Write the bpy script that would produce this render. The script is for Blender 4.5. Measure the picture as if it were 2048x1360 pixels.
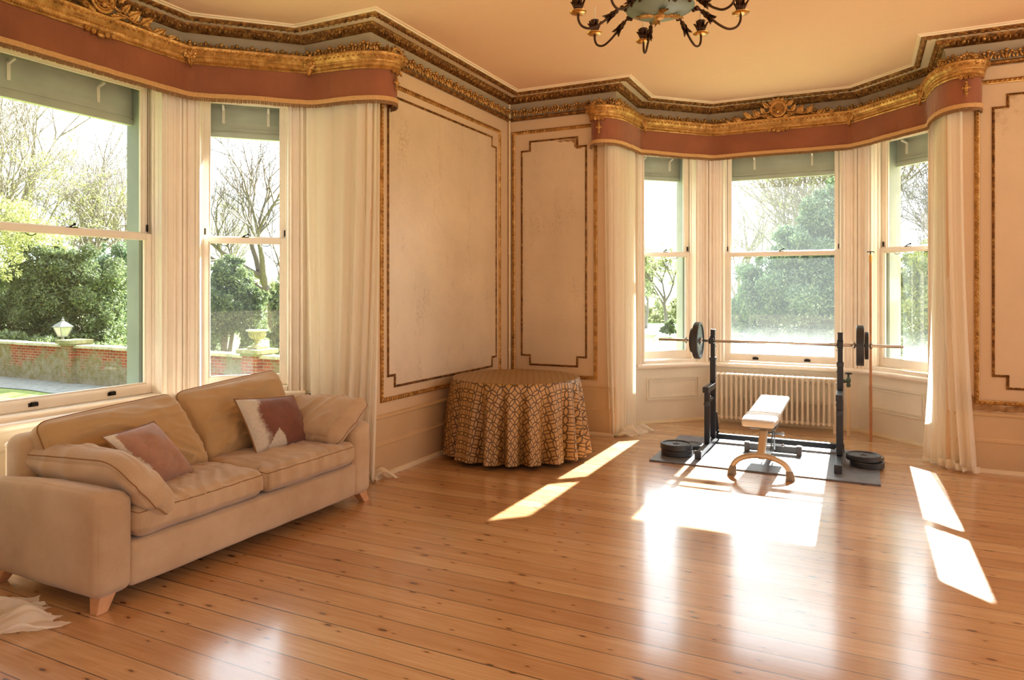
import bpy, bmesh, math, random
from mathutils import Vector, Matrix, Euler, noise as NZ
import numpy as np

PI = math.pi
SC = bpy.context.scene
COL = SC.collection
for _o in list(bpy.data.objects):
    bpy.data.objects.remove(_o)

# ------------------------------------------------------------------ camera
CAM_LOC = (3.688, -7.398, 1.6)
_cd = bpy.data.cameras.new('camera')
_cd.sensor_width = 36.0
_cd.lens = 1413.0 / 2048.0 * 36.0
_cd.shift_y = -101.0 / 2048.0
_cd.clip_start = 0.05
_cd.clip_end = 600
_cam = bpy.data.objects.new('camera', _cd)
_cam.location = CAM_LOC
_cam.rotation_euler = (PI / 2, 0, math.radians(26.25))
COL.objects.link(_cam)
SC.camera = _cam

# ------------------------------------------------------------------ sky, sun, exposure
W = bpy.data.worlds.new('sky')
SC.world = W
W.use_nodes = True
_nt = W.node_tree
_nt.nodes.clear()
_out = _nt.nodes.new('ShaderNodeOutputWorld')
_bg = _nt.nodes.new('ShaderNodeBackground')
_tc = _nt.nodes.new('ShaderNodeTexCoord')
# brightness by the angle to the sun's bearing (+Y), colour by height: bright hazy half round the sun, plain blue-grey behind
_dot = _nt.nodes.new('ShaderNodeVectorMath')
_dot.operation = 'DOT_PRODUCT'
_nt.links.new(_tc.outputs['Generated'], _dot.inputs[0])
_dot.inputs[1].default_value = (-0.10, 0.83, 0.55)
_rb = _nt.nodes.new('ShaderNodeValToRGB')
_mr = _nt.nodes.new('ShaderNodeMapRange')
_mr.inputs[1].default_value = -1.0
_mr.inputs[2].default_value = 1.0
_nt.links.new(_dot.outputs['Value'], _mr.inputs[0])
_nt.links.new(_mr.outputs[0], _rb.inputs[0])
_e = _rb.color_ramp.elements
_e[0].position, _e[0].color = 0.25, (0.105, 0.105, 0.11, 1)
_e[1].position, _e[1].color = 1.0, (0.88, 0.95, 1.0, 1)
_x = _e.new(0.5)
_x.color = (0.29, 0.30, 0.32, 1)
_x = _e.new(0.78)
_x.color = (0.57, 0.64, 0.72, 1)
_nt.links.new(_rb.outputs[0], _bg.inputs[0])
_bg.inputs[1].default_value = 4.2
_nt.links.new(_bg.outputs[0], _out.inputs[0])

_sd = bpy.data.lights.new('sun', 'SUN')
_sd.energy = 35.0
_sd.angle = math.radians(0.55)
_sd.color = (1.0, 0.97, 0.92)
_sun = bpy.data.objects.new('sun', _sd)
_sun.rotation_euler = Vector((0.0, -1.0, -0.667)).to_track_quat('-Z', 'Y').to_euler()
_sun.location = (3, 20, 15)
COL.objects.link(_sun)

SC.view_settings.view_transform = 'Standard'
SC.view_settings.look = 'None'
SC.view_settings.gamma = 1.0
SC.view_settings.use_curve_mapping = False
SC.view_settings.exposure = 0.5
SC.cycles.max_bounces = 10
SC.cycles.diffuse_bounces = 6
SC.cycles.glossy_bounces = 4
SC.cycles.transmission_bounces = 6
SC.cycles.transparent_max_bounces = 24
SC.cycles.sample_clamp_indirect = 6.0
SC.cycles.caustics_reflective = False
SC.cycles.caustics_refractive = False
SC.cycles.use_denoising = True


# ------------------------------------------------------------------ mesh helpers
class MB:
    def __init__(s):
        s.v = []
        s.f = []
        s.uv = None

    def add(s, vs, fs):
        o = len(s.v)
        s.v.extend([tuple(p) for p in vs])
        s.f.extend([tuple(i + o for i in f) for f in fs])

    def box(s, x0, x1, y0, y1, z0, z1, M=None):
        vs = [(x0, y0, z0), (x1, y0, z0), (x1, y1, z0), (x0, y1, z0),
              (x0, y0, z1), (x1, y0, z1), (x1, y1, z1), (x0, y1, z1)]
        if M is not None:
            vs = [M @ Vector(p) for p in vs]
        s.add(vs, [(0, 3, 2, 1), (4, 5, 6, 7), (0, 1, 5, 4), (1, 2, 6, 5), (2, 3, 7, 6), (3, 0, 4, 7)])

    def bar(s, a, b, w, h=None, up=(0, 0, 1)):
        a = Vector(a); b = Vector(b)
        h = w if h is None else h
        d = (b - a)
        L = d.length
        d.normalize()
        u = Vector(up)
        if abs(d.dot(u)) > 0.98:
            u = Vector((0, 1, 0))
        r = d.cross(u).normalized()
        u = r.cross(d).normalized()
        vs = []
        for t in (0, 1):
            c = a + d * (L * t)
            for (i, j) in ((-1, -1), (1, -1), (1, 1), (-1, 1)):
                vs.append(c + r * (i * w / 2) + u * (j * h / 2))
        s.add(vs, [(0, 1, 2, 3), (7, 6, 5, 4), (0, 4, 5, 1), (1, 5, 6, 2), (2, 6, 7, 3), (3, 7, 4, 0)])

    def tube(s, pts, r, n=8, caps=True, closed=False):
        pts = [Vector(p) for p in pts]
        m = len(pts)
        rs = r if isinstance(r, (list, tuple)) else [r] * m
        o = len(s.v)
        prev = None
        for i in range(m):
            if closed:
                d = pts[(i + 1) % m] - pts[i - 1]
            elif i == 0:
                d = pts[1] - pts[0]
            elif i == m - 1:
                d = pts[-1] - pts[-2]
            else:
                d = pts[i + 1] - pts[i - 1]
            if d.length < 1e-9:
                d = Vector((0, 0, 1))
            d.normalize()
            if prev is None:
                a = Vector((0, 0, 1)) if abs(d.z) < 0.9 else Vector((1, 0, 0))
                u = d.cross(a).normalized()
            else:
                u = (prev - d * prev.dot(d))
                if u.length < 1e-6:
                    u = d.orthogonal()
                u.normalize()
            prev = u
            w = d.cross(u)
            for k in range(n):
                t = 2 * PI * k / n
                s.v.append(tuple(pts[i] + (u * math.cos(t) + w * math.sin(t)) * rs[i]))
        for i in range(m if closed else m - 1):
            for k in range(n):
                a = o + i * n + k
                b = o + i * n + (k + 1) % n
                c = o + ((i + 1) % m) * n + (k + 1) % n
                d_ = o + ((i + 1) % m) * n + k
                s.f.append((a, b, c, d_))
        if caps and not closed:
            s.f.append(tuple(o + k for k in reversed(range(n))))
            s.f.append(tuple(o + (m - 1) * n + k for k in range(n)))

    def lathe(s, prof, n=24, M=None, ax='z'):
        o = len(s.v)
        m = len(prof)
        for (r, z) in prof:
            r = max(r, 0.0004)
            for k in range(n):
                t = 2 * PI * k / n
                p = Vector((r * math.cos(t), r * math.sin(t), z))
                if M is not None:
                    p = M @ p
                s.v.append(tuple(p))
        for i in range(m - 1):
            for k in range(n):
                s.f.append((o + i * n + k, o + i * n + (k + 1) % n, o + (i + 1) * n + (k + 1) % n, o + (i + 1) * n + k))
        s.f.append(tuple(o + k for k in reversed(range(n))))
        s.f.append(tuple(o + (m - 1) * n + k for k in range(n)))

    def prism(s, poly, z0, z1):
        n = len(poly)
        vs = [(x, y, z0) for x, y in poly] + [(x, y, z1) for x, y in poly]
        fs = [(i, (i + 1) % n, n + (i + 1) % n, n + i) for i in range(n)]
        fs.append(tuple(reversed(range(n))))
        fs.append(tuple(range(n, 2 * n)))
        s.add(vs, fs)

    def ball(s, c, r, sc=(1, 1, 1), n=10, m=6, M=None):
        prof = []
        o = len(s.v)
        for i in range(m + 1):
            t = PI * i / m
            for k in range(n):
                a = 2 * PI * k / n
                p = Vector((r * math.sin(t) * math.cos(a) * sc[0], r * math.sin(t) * math.sin(a) * sc[1], r * math.cos(t) * sc[2]))
                if M is not None:
                    p = M @ p
                s.v.append((p.x + c[0], p.y + c[1], p.z + c[2]))
        for i in range(m):
            for k in range(n):
                s.f.append((o + i * n + k, o + (i + 1) * n + k, o + (i + 1) * n + (k + 1) % n, o + i * n + (k + 1) % n))

    def grid(s, fn, nu, nv, closed_u=False):
        o = len(s.v)
        cu = nu if closed_u else nu + 1
        for j in range(nv + 1):
            for i in range(cu):
                s.v.append(tuple(fn(i / nu, j / nv)))
        for j in range(nv):
            for i in range(nu):
                a = o + j * cu + i
                b = o + j * cu + (i + 1) % cu
                s.f.append((a, b, b + cu, a + cu))

    def sweep(s, path, prof, closed_prof=True, ends=True):
        """plan path [(x,y)], profile [(o,z)], o measured to the left of the direction of travel; mitred"""
        n = len(path)
        k = len(prof)
        o = len(s.v)
        for i in range(n):
            p = Vector(path[i])
            d0 = (Vector(path[i]) - Vector(path[i - 1])).normalized() if i > 0 else None
            d1 = (Vector(path[i + 1]) - Vector(path[i])).normalized() if i < n - 1 else None
            if d0 is None:
                d0 = d1
            if d1 is None:
                d1 = d0
            n0 = Vector((-d0.y, d0.x))
            n1 = Vector((-d1.y, d1.x))
            b = n0 + n1
            b = b / max(0.3, (1 + n0.dot(n1)))
            for (q, z) in prof:
                s.v.append((p.x + b.x * q, p.y + b.y * q, z))
        kk = k if closed_prof else k - 1
        for i in range(n - 1):
            for j in range(kk):
                a = o + i * k + j
                b2 = o + i * k + (j + 1) % k
                s.f.append((a, b2, b2 + k, a + k))
        if ends and closed_prof:
            s.f.append(tuple(o + j for j in range(k)))
            s.f.append(tuple(o + (n - 1) * k + j for j in reversed(range(k))))

    def build(s, name, mat, parent=None, smooth=35, bevel=0, subsurf=0, fix=True):
        me = bpy.data.meshes.new(name)
        me.from_pydata(s.v, [], s.f)
        if fix:
            bm = bmesh.new()
            bm.from_mesh(me)
            bmesh.ops.recalc_face_normals(bm, faces=bm.faces)
            bm.to_mesh(me)
            bm.free()
        if s.uv is not None:
            lay = me.uv_layers.new(name='UVMap')
            li = np.empty(len(me.loops), dtype=np.int32)
            me.loops.foreach_get('vertex_index', li)
            uv = np.array(s.uv, dtype=np.float32)[li]
            lay.data.foreach_set('uv', uv.ravel())
        if smooth:
            me.polygons.foreach_set('use_smooth', [True] * len(me.polygons))
            if smooth < 180:
                me.set_sharp_from_angle(angle=math.radians(smooth))
        me.update()
        ob = bpy.data.objects.new(name, me)
        COL.objects.link(ob)
        if mat is not None:
            me.materials.append(mat)
        if parent is not None:
            ob.parent = parent
        if bevel:
            b = ob.modifiers.new('bevel', 'BEVEL')
            b.width = bevel
            b.segments = 2
            b.limit_method = 'ANGLE'
            b.angle_limit = math.radians(40)
        if subsurf:
            m = ob.modifiers.new('subsurf', 'SUBSURF')
            m.levels = m.render_levels = subsurf
        return ob


def thing(name, label=None, cat=None, loc=(0, 0, 0), rz=0.0, group=None, kind=None):
    o = bpy.data.objects.new(name, None)
    o.empty_display_size = 0.1
    COL.objects.link(o)
    o.location = loc
    o.rotation_euler = (0, 0, rz)
    return tag(o, label, cat, group, kind)


def tag(o, label=None, cat=None, group=None, kind=None):
    if label:
        o['label'] = label
    if cat:
        o['category'] = cat
    if group:
        o['group'] = group
    if kind:
        o['kind'] = kind
    return o


def struct(o, label, cat):
    return tag(o, label, cat, None, 'structure')


def dup(root, loc=None, rz=None, label=None):
    r = root.copy()
    COL.objects.link(r)
    if loc is not None:
        r.location = loc
    if rz is not None:
        r.rotation_euler = (0, 0, rz)
    if label:
        r['label'] = label
    for ch in list(root.children):
        c = ch.copy()
        COL.objects.link(c)
        c.parent = r
        for g in list(ch.children):
            d = g.copy()
            COL.objects.link(d)
            d.parent = c
    return r


def catmull(P, n=8):
    P = [Vector(p) for p in P]
    Q = [P[0] * 2 - P[1]] + P + [P[-1] * 2 - P[-2]]
    out = []
    for i in range(1, len(Q) - 2):
        for k in range(n):
            t = k / n
            a, b, c, d = Q[i - 1], Q[i], Q[i + 1], Q[i + 2]
            out.append(0.5 * ((2 * b) + (c - a) * t + (2 * a - 5 * b + 4 * c - d) * t * t + (3 * b - a - 3 * c + d) * t ** 3))
    out.append(P[-1])
    return out


def resample(P, step):
    """even points along a polyline -> [(pos, dir)]"""
    P = [Vector(p) for p in P]
    out = []
    L = [0]
    for i in range(1, len(P)):
        L.append(L[-1] + (P[i] - P[i - 1]).length)
    n = max(1, int(round(L[-1] / step)))
    k = 0
    for i in range(n + 1):
        t = L[-1] * i / n
        while k < len(P) - 2 and L[k + 1] < t:
            k += 1
        d = P[k + 1] - P[k]
        s = (t - L[k]) / max(1e-9, d.length)
        out.append((P[k] + d * s, d.normalized()))
    return out


# ------------------------------------------------------------------ material helpers
def S(c):
    """sRGB 0-255 -> linear"""
    out = []
    for x in c:
        x = x / 255.0
        out.append(x / 12.92 if x <= 0.04045 else ((x + 0.055) / 1.055) ** 2.4)
    return tuple(out) + (1.0,)


class NT:
    def __init__(s, name):
        s.m = bpy.data.materials.new(name)
        s.m.use_nodes = True
        s.t = s.m.node_tree
        s.t.nodes.clear()
        s.out = s.n('ShaderNodeOutputMaterial')

    def n(s, typ, **kw):
        nd = s.t.nodes.new(typ)
        for k, v in kw.items():
            setattr(nd, k, v)
        return nd

    def l(s, a, b):
        s.t.links.new(a, b)

    def val(s, node, idx, v):
        if hasattr(v, 'is_output') or isinstance(v, bpy.types.NodeSocket):
            s.l(v, node.inputs[idx])
        else:
            node.inputs[idx].default_value = v

    def math(s, op, a, b=None, c=None, clamp=False):
        nd = s.n('ShaderNodeMath', operation=op, use_clamp=clamp)
        s.val(nd, 0, a)
        if b is not None:
            s.val(nd, 1, b)
        if c is not None:
            s.val(nd, 2, c)
        return nd.outputs[0]

    def mix(s, fac, a, b, blend='MIX'):
        nd = s.n('ShaderNodeMix', data_type='RGBA', blend_type=blend)
        s.val(nd, 0, fac)
        s.val(nd, 6, a)
        s.val(nd, 7, b)
        return nd.outputs[2]

    def coord(s, which='Object'):
        return s.n('ShaderNodeTexCoord').outputs[which]

    def mapping(s, vec, scale=(1, 1, 1), loc=(0, 0, 0), rot=(0, 0, 0)):
        nd = s.n('ShaderNodeMapping')
        s.l(vec, nd.inputs[0])
        nd.inputs['Location'].default_value = loc
        nd.inputs['Rotation'].default_value = rot
        nd.inputs['Scale'].default_value = scale
        return nd.outputs[0]

    def noise(s, vec, scale, detail=4, rough=0.55, out=0):
        nd = s.n('ShaderNodeTexNoise')
        if vec is not None:
            s.l(vec, nd.inputs['Vector'])
        nd.inputs['Scale'].default_value = scale
        nd.inputs['Detail'].default_value = detail
        nd.inputs['Roughness'].default_value = rough
        return nd.outputs[out]

    def ramp(s, fac, stops):
        nd = s.n('ShaderNodeValToRGB')
        s.l(fac, nd.inputs[0])
        r = nd.color_ramp
        while len(r.elements) < len(stops):
            r.elements.new(0.5)
        for e, (p, c) in zip(r.elements, stops):
            e.position = p
            e.color = c if isinstance(c, tuple) else (c, c, c, 1)
        return nd.outputs[0]

    def bsdf(s, color=None, rough=0.5, metal=0.0, spec=0.5, bump=None, bump_d=0.01, sheen=0.0, coat=0.0):
        b = s.n('ShaderNodeBsdfPrincipled')
        if color is not None:
            s.val(b, 'Base Color', color)
        s.val(b, 'Roughness', rough)
        s.val(b, 'Metallic', metal)
        s.val(b, 'Specular IOR Level', spec)
        if sheen:
            b.inputs['Sheen Weight'].default_value = sheen
        if coat:
            b.inputs['Coat Weight'].default_value = coat
            b.inputs['Coat Roughness'].default_value = 0.12
        if bump is not None:
            bp = s.n('ShaderNodeBump')
            bp.inputs['Strength'].default_value = 1.0
            bp.inputs['Distance'].default_value = bump_d
            s.l(bump, bp.inputs['Height'])
            s.l(bp.outputs[0], b.inputs['Normal'])
        return b

    def done(s, shader):
        s.l(shader if isinstance(shader, bpy.types.NodeSocket) else shader.outputs[0], s.out.inputs[0])
        return s.m


def simple(name, c, rough=0.5, metal=0.0, var=0.0, vscale=6.0, spec=0.5, sheen=0.0, bump=0.0, bscale=60.0, coat=0.0):
    t = NT(name)
    col = c
    co = t.coord()
    if var:
        nz = t.noise(co, vscale, 5)
        lo = tuple(x * (1 - var) for x in c[:3]) + (1,)
        hi = tuple(min(1, x * (1 + var)) for x in c[:3]) + (1,)
        col = t.ramp(nz, [(0.3, lo), (0.7, hi)])
    bm = t.noise(co, bscale, 3) if bump else None
    return t.done(t.bsdf(col, rough, metal, spec, bm, bump, sheen, coat))


# ------------------------------------------------------------------ materials
M = {}


def mat_plaster(name, base, dark, amount, stain=True, spec=0.5, rough=0.5):
    t = NT(name)
    co = t.coord()
    n1 = t.noise(co, 1.1, 6, 0.62)
    n2 = t.noise(co, 9.0, 6, 0.7)
    col = t.ramp(n1, [(0.35, base), (0.75, tuple(x * (1 - amount) for x in base[:3]) + (1,))])
    if stain:
        m3 = t.mapping(co, (1.6, 1.6, 0.5))
        n3 = t.noise(m3, 2.2, 8, 0.75)
        f = t.ramp(n3, [(0.54, 0.0), (0.68, 0.6)])
        n4 = t.noise(co, 30, 6, 0.7)
        f2 = t.math('MULTIPLY', f, t.ramp(n4, [(0.45, 0.0), (0.62, 1.0)]))
        col = t.mix(f2, col, dark)
    r = t.math('MULTIPLY_ADD', n2, 0.3, rough - 0.1)
    return t.done(t.bsdf(col, r, 0, spec, n2, 0.004))


M['plaster'] = mat_plaster('wall_plaster', S((214, 184, 147)), S((150, 110, 70)), 0.06, False)
def mat_stained():
    """panel plaster with a brown damp bloom spreading from its upper corner"""
    t = NT('damp_stained_panel_plaster')
    co = t.coord()
    sp = t.n('ShaderNodeSeparateXYZ')
    t.l(co, sp.inputs[0])
    n1 = t.noise(co, 1.1, 6, 0.62)
    n2 = t.noise(co, 9.0, 6, 0.7)
    n3 = t.noise(co, 26.0, 6, 0.75)
    base = S((218, 190, 154))
    col = t.ramp(n1, [(0.35, base), (0.75, tuple(x * 0.84 for x in base[:3]) + (1,))])
    a = t.math('MULTIPLY_ADD', sp.outputs['X'], -1.5, 1.5 * 5.15, clamp=True)
    b = t.math('MULTIPLY_ADD', sp.outputs['Z'], 1.9, -1.9 * 2.78, clamp=True)
    k = t.math('MULTIPLY', a, b)
    f = t.math('ADD', k, t.math('MULTIPLY', t.math('SUBTRACT', t.math('MULTIPLY_ADD', n2, 0.6, t.math('MULTIPLY', n3, 0.4)), 0.5), 1.5))
    f = t.ramp(f, [(0.28, 0.0), (0.62, 0.8)])
    f = t.math('MULTIPLY', f, t.ramp(k, [(0.02, 0.0), (0.2, 1.0)]))
    col = t.mix(f, col, S((146, 100, 58)))
    return t.done(t.bsdf(col, 0.5, 0, 0.4, n2, 0.004))


M['field_damp'] = mat_stained()
M['field'] = mat_plaster('aged_panel_plaster', S((222, 197, 163)), S((140, 98, 60)), 0.24, True, 0.6, 0.32)
M['ceil'] = mat_plaster('ceiling_paint', S((238, 202, 164)), S((190, 150, 110)), 0.03, False, 0.3, 0.6)
M['cove'] = simple('cove_paint', S((168, 148, 120)), 0.6, 0, 0.05, 2)
M['cream'] = simple('cream_paint', S((238, 218, 184)), 0.45, 0, 0.04, 3)
M['wood_paint'] = simple('painted_joinery', S((246, 235, 220)), 0.38, 0, 0.05, 3, bump=0.0008, bscale=25)
M['dado'] = simple('dado_paint', S((238, 229, 212)), 0.42, 0, 0.05, 2.5)
M['skirting'] = simple('skirting_paint', S((205, 174, 133)), 0.42, 0, 0.06, 2.5)
M['bead'] = simple('floor_bead_paint', S((226, 206, 170)), 0.45, 0, 0.05, 3)


def mat_gilt():
    t = NT('aged_gilt')
    co = t.coord()
    n = t.noise(co, 14, 5, 0.7)
    col = t.ramp(n, [(0.25, S((132, 90, 44))), (0.5, S((192, 142, 76))), (0.8, S((232, 190, 122)))])
    r = t.ramp(n, [(0.3, 0.6), (0.7, 0.3)])
    nb = t.noise(co, 90, 3)
    return t.done(t.bsdf(col, r, 0.75, 0.5, nb, 0.003))


M['gilt'] = mat_gilt()


def mat_gilt_dark():
    t = NT('tarnished_gilt')
    co = t.coord()
    n = t.noise(co, 22, 5, 0.7)
    col = t.ramp(n, [(0.3, S((70, 42, 20))), (0.52, S((140, 94, 44))), (0.78, S((214, 164, 88)))])
    r = t.ramp(n, [(0.3, 0.6), (0.7, 0.33)])
    nb = t.noise(co, 110, 3)
    return t.done(t.bsdf(col, r, 0.7, 0.5, nb, 0.003))


M['gilt_dark'] = mat_gilt_dark()


def mat_fringe():
    t = NT('fringe_thread')
    co = t.coord()
    n = t.noise(co, 160, 2)
    col = t.ramp(n, [(0.3, S((104, 70, 38))), (0.7, S((170, 128, 80)))])
    return t.done(t.bsdf(col, 0.7, 0, 0.3, n, 0.002, 0.3))


M['fringe'] = mat_fringe()
M['braid'] = simple('pelmet_braid', S((206, 160, 104)), 0.7, 0, 0.15, 90, 0.3, 0.2)


def mat_velvet():
    t = NT('terracotta_pelmet_cloth')
    co = t.coord()
    n = t.noise(co, 2.2, 5)
    col = t.ramp(n, [(0.3, S((132, 74, 46))), (0.7, S((154, 90, 57)))])
    nb = t.noise(t.mapping(co, (1, 1, 0.25)), 9, 4)
    return t.done(t.bsdf(col, 0.62, 0, 0.35, nb, 0.012, 0.25))


M['velvet'] = mat_velvet()
M['outer_green'] = simple('weathered_green_paint', S((190, 193, 182)), 0.6, 0, 0.10, 4)
M['lining'] = simple('weathered_lining_paint', S((140, 148, 142)), 0.6, 0, 0.10, 4)
M['iron'] = simple('dark_iron', S((40, 34, 28)), 0.45, 0.6)
M['bronze'] = simple('dark_bronze', S((72, 46, 24)), 0.35, 0.7, 0.25, 25)


def mat_glass(name, dirt):
    t = NT(name)
    tr = t.n('ShaderNodeBsdfTransparent')
    tr.inputs[0].default_value = (0.97, 0.985, 0.975, 1)
    gl = t.n('ShaderNodeBsdfGlossy')
    gl.inputs['Roughness'].default_value = 0.02
    fr = t.n('ShaderNodeFresnel')
    geo = t.n('ShaderNodeNewGeometry')
    t.l(t.math('MULTIPLY_ADD', geo.outputs['Backfacing'], 1 / 1.45 - 1.45, 1.45), fr.inputs[0])
    mx = t.n('ShaderNodeMixShader')
    t.l(t.math('MULTIPLY', fr.outputs[0], 0.8), mx.inputs[0])
    t.l(tr.outputs[0], mx.inputs[1])
    t.l(gl.outputs[0], mx.inputs[2])
    # dust on the pane, thicker near its foot
    co = t.coord()
    sp = t.n('ShaderNodeSeparateXYZ')
    t.l(co, sp.inputs[0])
    nz = t.noise(co, 3.0, 6, 0.7)
    low = t.math('MULTIPLY_ADD', sp.outputs['Z'], -2.4, 2.95, clamp=True)
    low = t.math('POWER', low, 2.0)
    f = t.math('MULTIPLY', low, t.ramp(nz, [(0.3, 0.25), (0.75, 1.0)]))
    f = t.math('MULTIPLY_ADD', f, dirt, dirt * 0.07)
    tl = t.n('ShaderNodeBsdfTranslucent')
    tl.inputs[0].default_value = (0.80, 0.88, 0.92, 1)
    mx2 = t.n('ShaderNodeMixShader')
    t.l(f, mx2.inputs[0])
    t.l(mx.outputs[0], mx2.inputs[1])
    t.l(tl.outputs[0], mx2.inputs[2])
    return t.done(mx2.outputs[0])


M['glass'] = mat_glass('window_glass', 0.03)
M['glass_dusty'] = mat_glass('dusty_window_glass', 0.17)


def mat_sheer(name, c, transp):
    t = NT(name)
    co = t.coord()
    col = c
    d = t.n('ShaderNodeBsdfDiffuse')
    tl = t.n('ShaderNodeBsdfTranslucent')
    d.inputs[0].default_value = col
    tl.inputs[0].default_value = col
    tr = t.n('ShaderNodeBsdfTransparent')
    m1 = t.n('ShaderNodeMixShader')
    m1.inputs[0].default_value = 0.45
    t.l(d.outputs[0], m1.inputs[1])
    t.l(tl.outputs[0], m1.inputs[2])
    m2 = t.n('ShaderNodeMixShader')
    m2.inputs[0].default_value = transp
    t.l(m1.outputs[0], m2.inputs[1])
    t.l(tr.outputs[0], m2.inputs[2])
    return t.done(m2.outputs[0])


M['sheer'] = mat_sheer('sheer_cream_voile', S((252, 245, 228)), 0.15)


def mat_floor():
    t = NT('pine_floorboards')
    co = t.coord()
    sp = t.n('ShaderNodeSeparateXYZ')
    t.l(co, sp.inputs[0])
    wv = t.noise(t.mapping(co, (0.5, 0.5, 0.5)), 1.0, 2)
    yy = t.math('MULTIPLY_ADD', wv, 0.012, sp.outputs['Y'])
    q = t.math('DIVIDE', yy, 0.158)
    bid = t.math('FLOOR', q)
    fr = t.math('SUBTRACT', q, bid)
    # butt joints along the board
    rnd = t.n('ShaderNodeTexWhiteNoise', noise_dimensions='1D')
    t.l(bid, rnd.inputs['W'])
    off = t.math('MULTIPLY', rnd.outputs[0], 3.3)
    qx = t.math('DIVIDE', t.math('ADD', sp.outputs['X'], off), 9.0)
    xid = t.math('FLOOR', qx)
    fx = t.math('SUBTRACT', qx, xid)
    cid = t.n('ShaderNodeCombineXYZ')
    t.l(bid, cid.inputs[0])
    t.l(xid, cid.inputs[1])
    rn2 = t.n('ShaderNodeTexWhiteNoise', noise_dimensions='2D')
    t.l(cid.outputs[0], rn2.inputs['Vector'])
    # per board shifted grain coordinates
    sh = t.n('ShaderNodeVectorMath', operation='MULTIPLY_ADD')
    t.l(rn2.outputs['Color'], sh.inputs[0])
    sh.inputs[1].default_value = (7.0, 0.0, 9.0)
    t.l(co, sh.inputs[2])
    g1 = t.noise(t.mapping(sh.outputs[0], (0.9, 16, 1)), 2.0, 6, 0.6)
    g2 = t.noise(t.mapping(sh.outputs[0], (2.0, 70, 1)), 2.0, 4, 0.6)
    tone = t.math('MULTIPLY_ADD', rn2.outputs['Value'], 0.42, t.math('MULTIPLY_ADD', g1, 0.62, -0.03))
    col = t.ramp(tone, [(0.15, S((170, 124, 82))), (0.5, S((196, 152, 105))), (0.85, S((215, 180, 134)))])
    col = t.mix(t.ramp(g2, [(0.35, 0.35), (0.6, 0.0)]), col, S((170, 108, 60)))
    # knots
    vo = t.n('ShaderNodeTexVoronoi', feature='F1', voronoi_dimensions='2D')
    t.l(t.mapping(sh.outputs[0], (3.0, 8.5, 1)), vo.inputs['Vector'])
    vo.inputs['Scale'].default_value = 1.0
    vo.inputs['Randomness'].default_value = 1.0
    vsel = t.n('ShaderNodeSeparateColor')
    t.l(vo.outputs['Color'], vsel.inputs[0])
    big = t.math('MULTIPLY_ADD', t.math('POWER', vsel.outputs[0], 3.0), 0.070, 0.034)
    kf = t.math('LESS_THAN', vsel.outputs[1], 0.75)
    kd = t.math('DIVIDE', vo.outputs['Distance'], big)
    knot = t.math('MULTIPLY', t.ramp(kd, [(0.55, 1.0), (1.0, 0.0)]), kf)
    halo = t.math('MULTIPLY', t.ramp(t.math('DIVIDE', kd, 2.6), [(0.3, 0.5), (1.0, 0.0)]), kf)
    col = t.mix(halo, col, S((168, 102, 54)))
    col = t.mix(knot, col, S((62, 32, 16)))
    # gaps
    e1 = t.math('MINIMUM', fr, t.math('SUBTRACT', 1.0, fr))
    gapw = t.math('MULTIPLY_ADD', rnd.outputs[0], 0.014, 0.008)
    gap = t.math('LESS_THAN', e1, gapw)
    e2 = t.math('MINIMUM', fx, t.math('SUBTRACT', 1.0, fx))
    gap2 = t.math('LESS_THAN', e2, 0.0002)
    gg = t.math('MAXIMUM', gap, gap2)
    col = t.mix(gg, col, S((52, 28, 14)))
    # wear and scratches
    w = t.noise(co, 0.8, 6, 0.65)
    col = t.mix(t.ramp(w, [(0.55, 0.0), (0.8, 0.22)]), col, S((206, 168, 128)))
    sc = t.noise(t.mapping(co, (30, 2.5, 1), rot=(0, 0, 0.5)), 3, 6, 0.7)
    rr = t.math('MULTIPLY_ADD', w, 0.15, t.math('MULTIPLY_ADD', g2, 0.09, 0.105))
    rr = t.math('ADD', rr, t.math('MULTIPLY', t.ramp(sc, [(0.6, 0.0), (0.75, 1.0)]), 0.07))
    hgt = t.math('MULTIPLY_ADD', gg, -1.0, t.math('MULTIPLY', g2, 0.10))
    cup = t.math('MULTIPLY', t.math('MULTIPLY', fr, t.math('SUBTRACT', 1.0, fr)), 0.5)
    hgt = t.math('ADD', hgt, cup)
    return t.done(t.bsdf(col, rr, 0, 0.8, hgt, 0.0022, coat=0.7))


M['floor'] = mat_floor()


def mat_sofa():
    t = NT('sand_sofa_cloth')
    co = t.coord()
    n1 = t.noise(co, 3.0, 5)
    n2 = t.noise(co, 420, 2)
    n3 = t.noise(co, 60, 3)
    f = t.math('MULTIPLY_ADD', n2, 0.35, t.math('MULTIPLY', n1, 0.65))
    col = t.ramp(f, [(0.35, S((178, 145, 108))), (0.65, S((206, 177, 142)))])
    h = t.math('MULTIPLY_ADD', n3, 0.5, n2)
    return t.done(t.bsdf(col, 0.85, 0, 0.2, h, 0.0012, 0.35))


M['sofa'] = mat_sofa()
M['sofa_back'] = simple('golden_cushion_cloth', S((184, 148, 100)), 0.75, 0, 0.07, 4, 0.25, 0.3, 0.0012, 300)
M['piping'] = simple('cushion_piping', S((140, 98, 56)), 0.8)
M['leg_wood'] = simple('beech_leg', S((206, 152, 104)), 0.4, 0, 0.15, 18)


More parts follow.
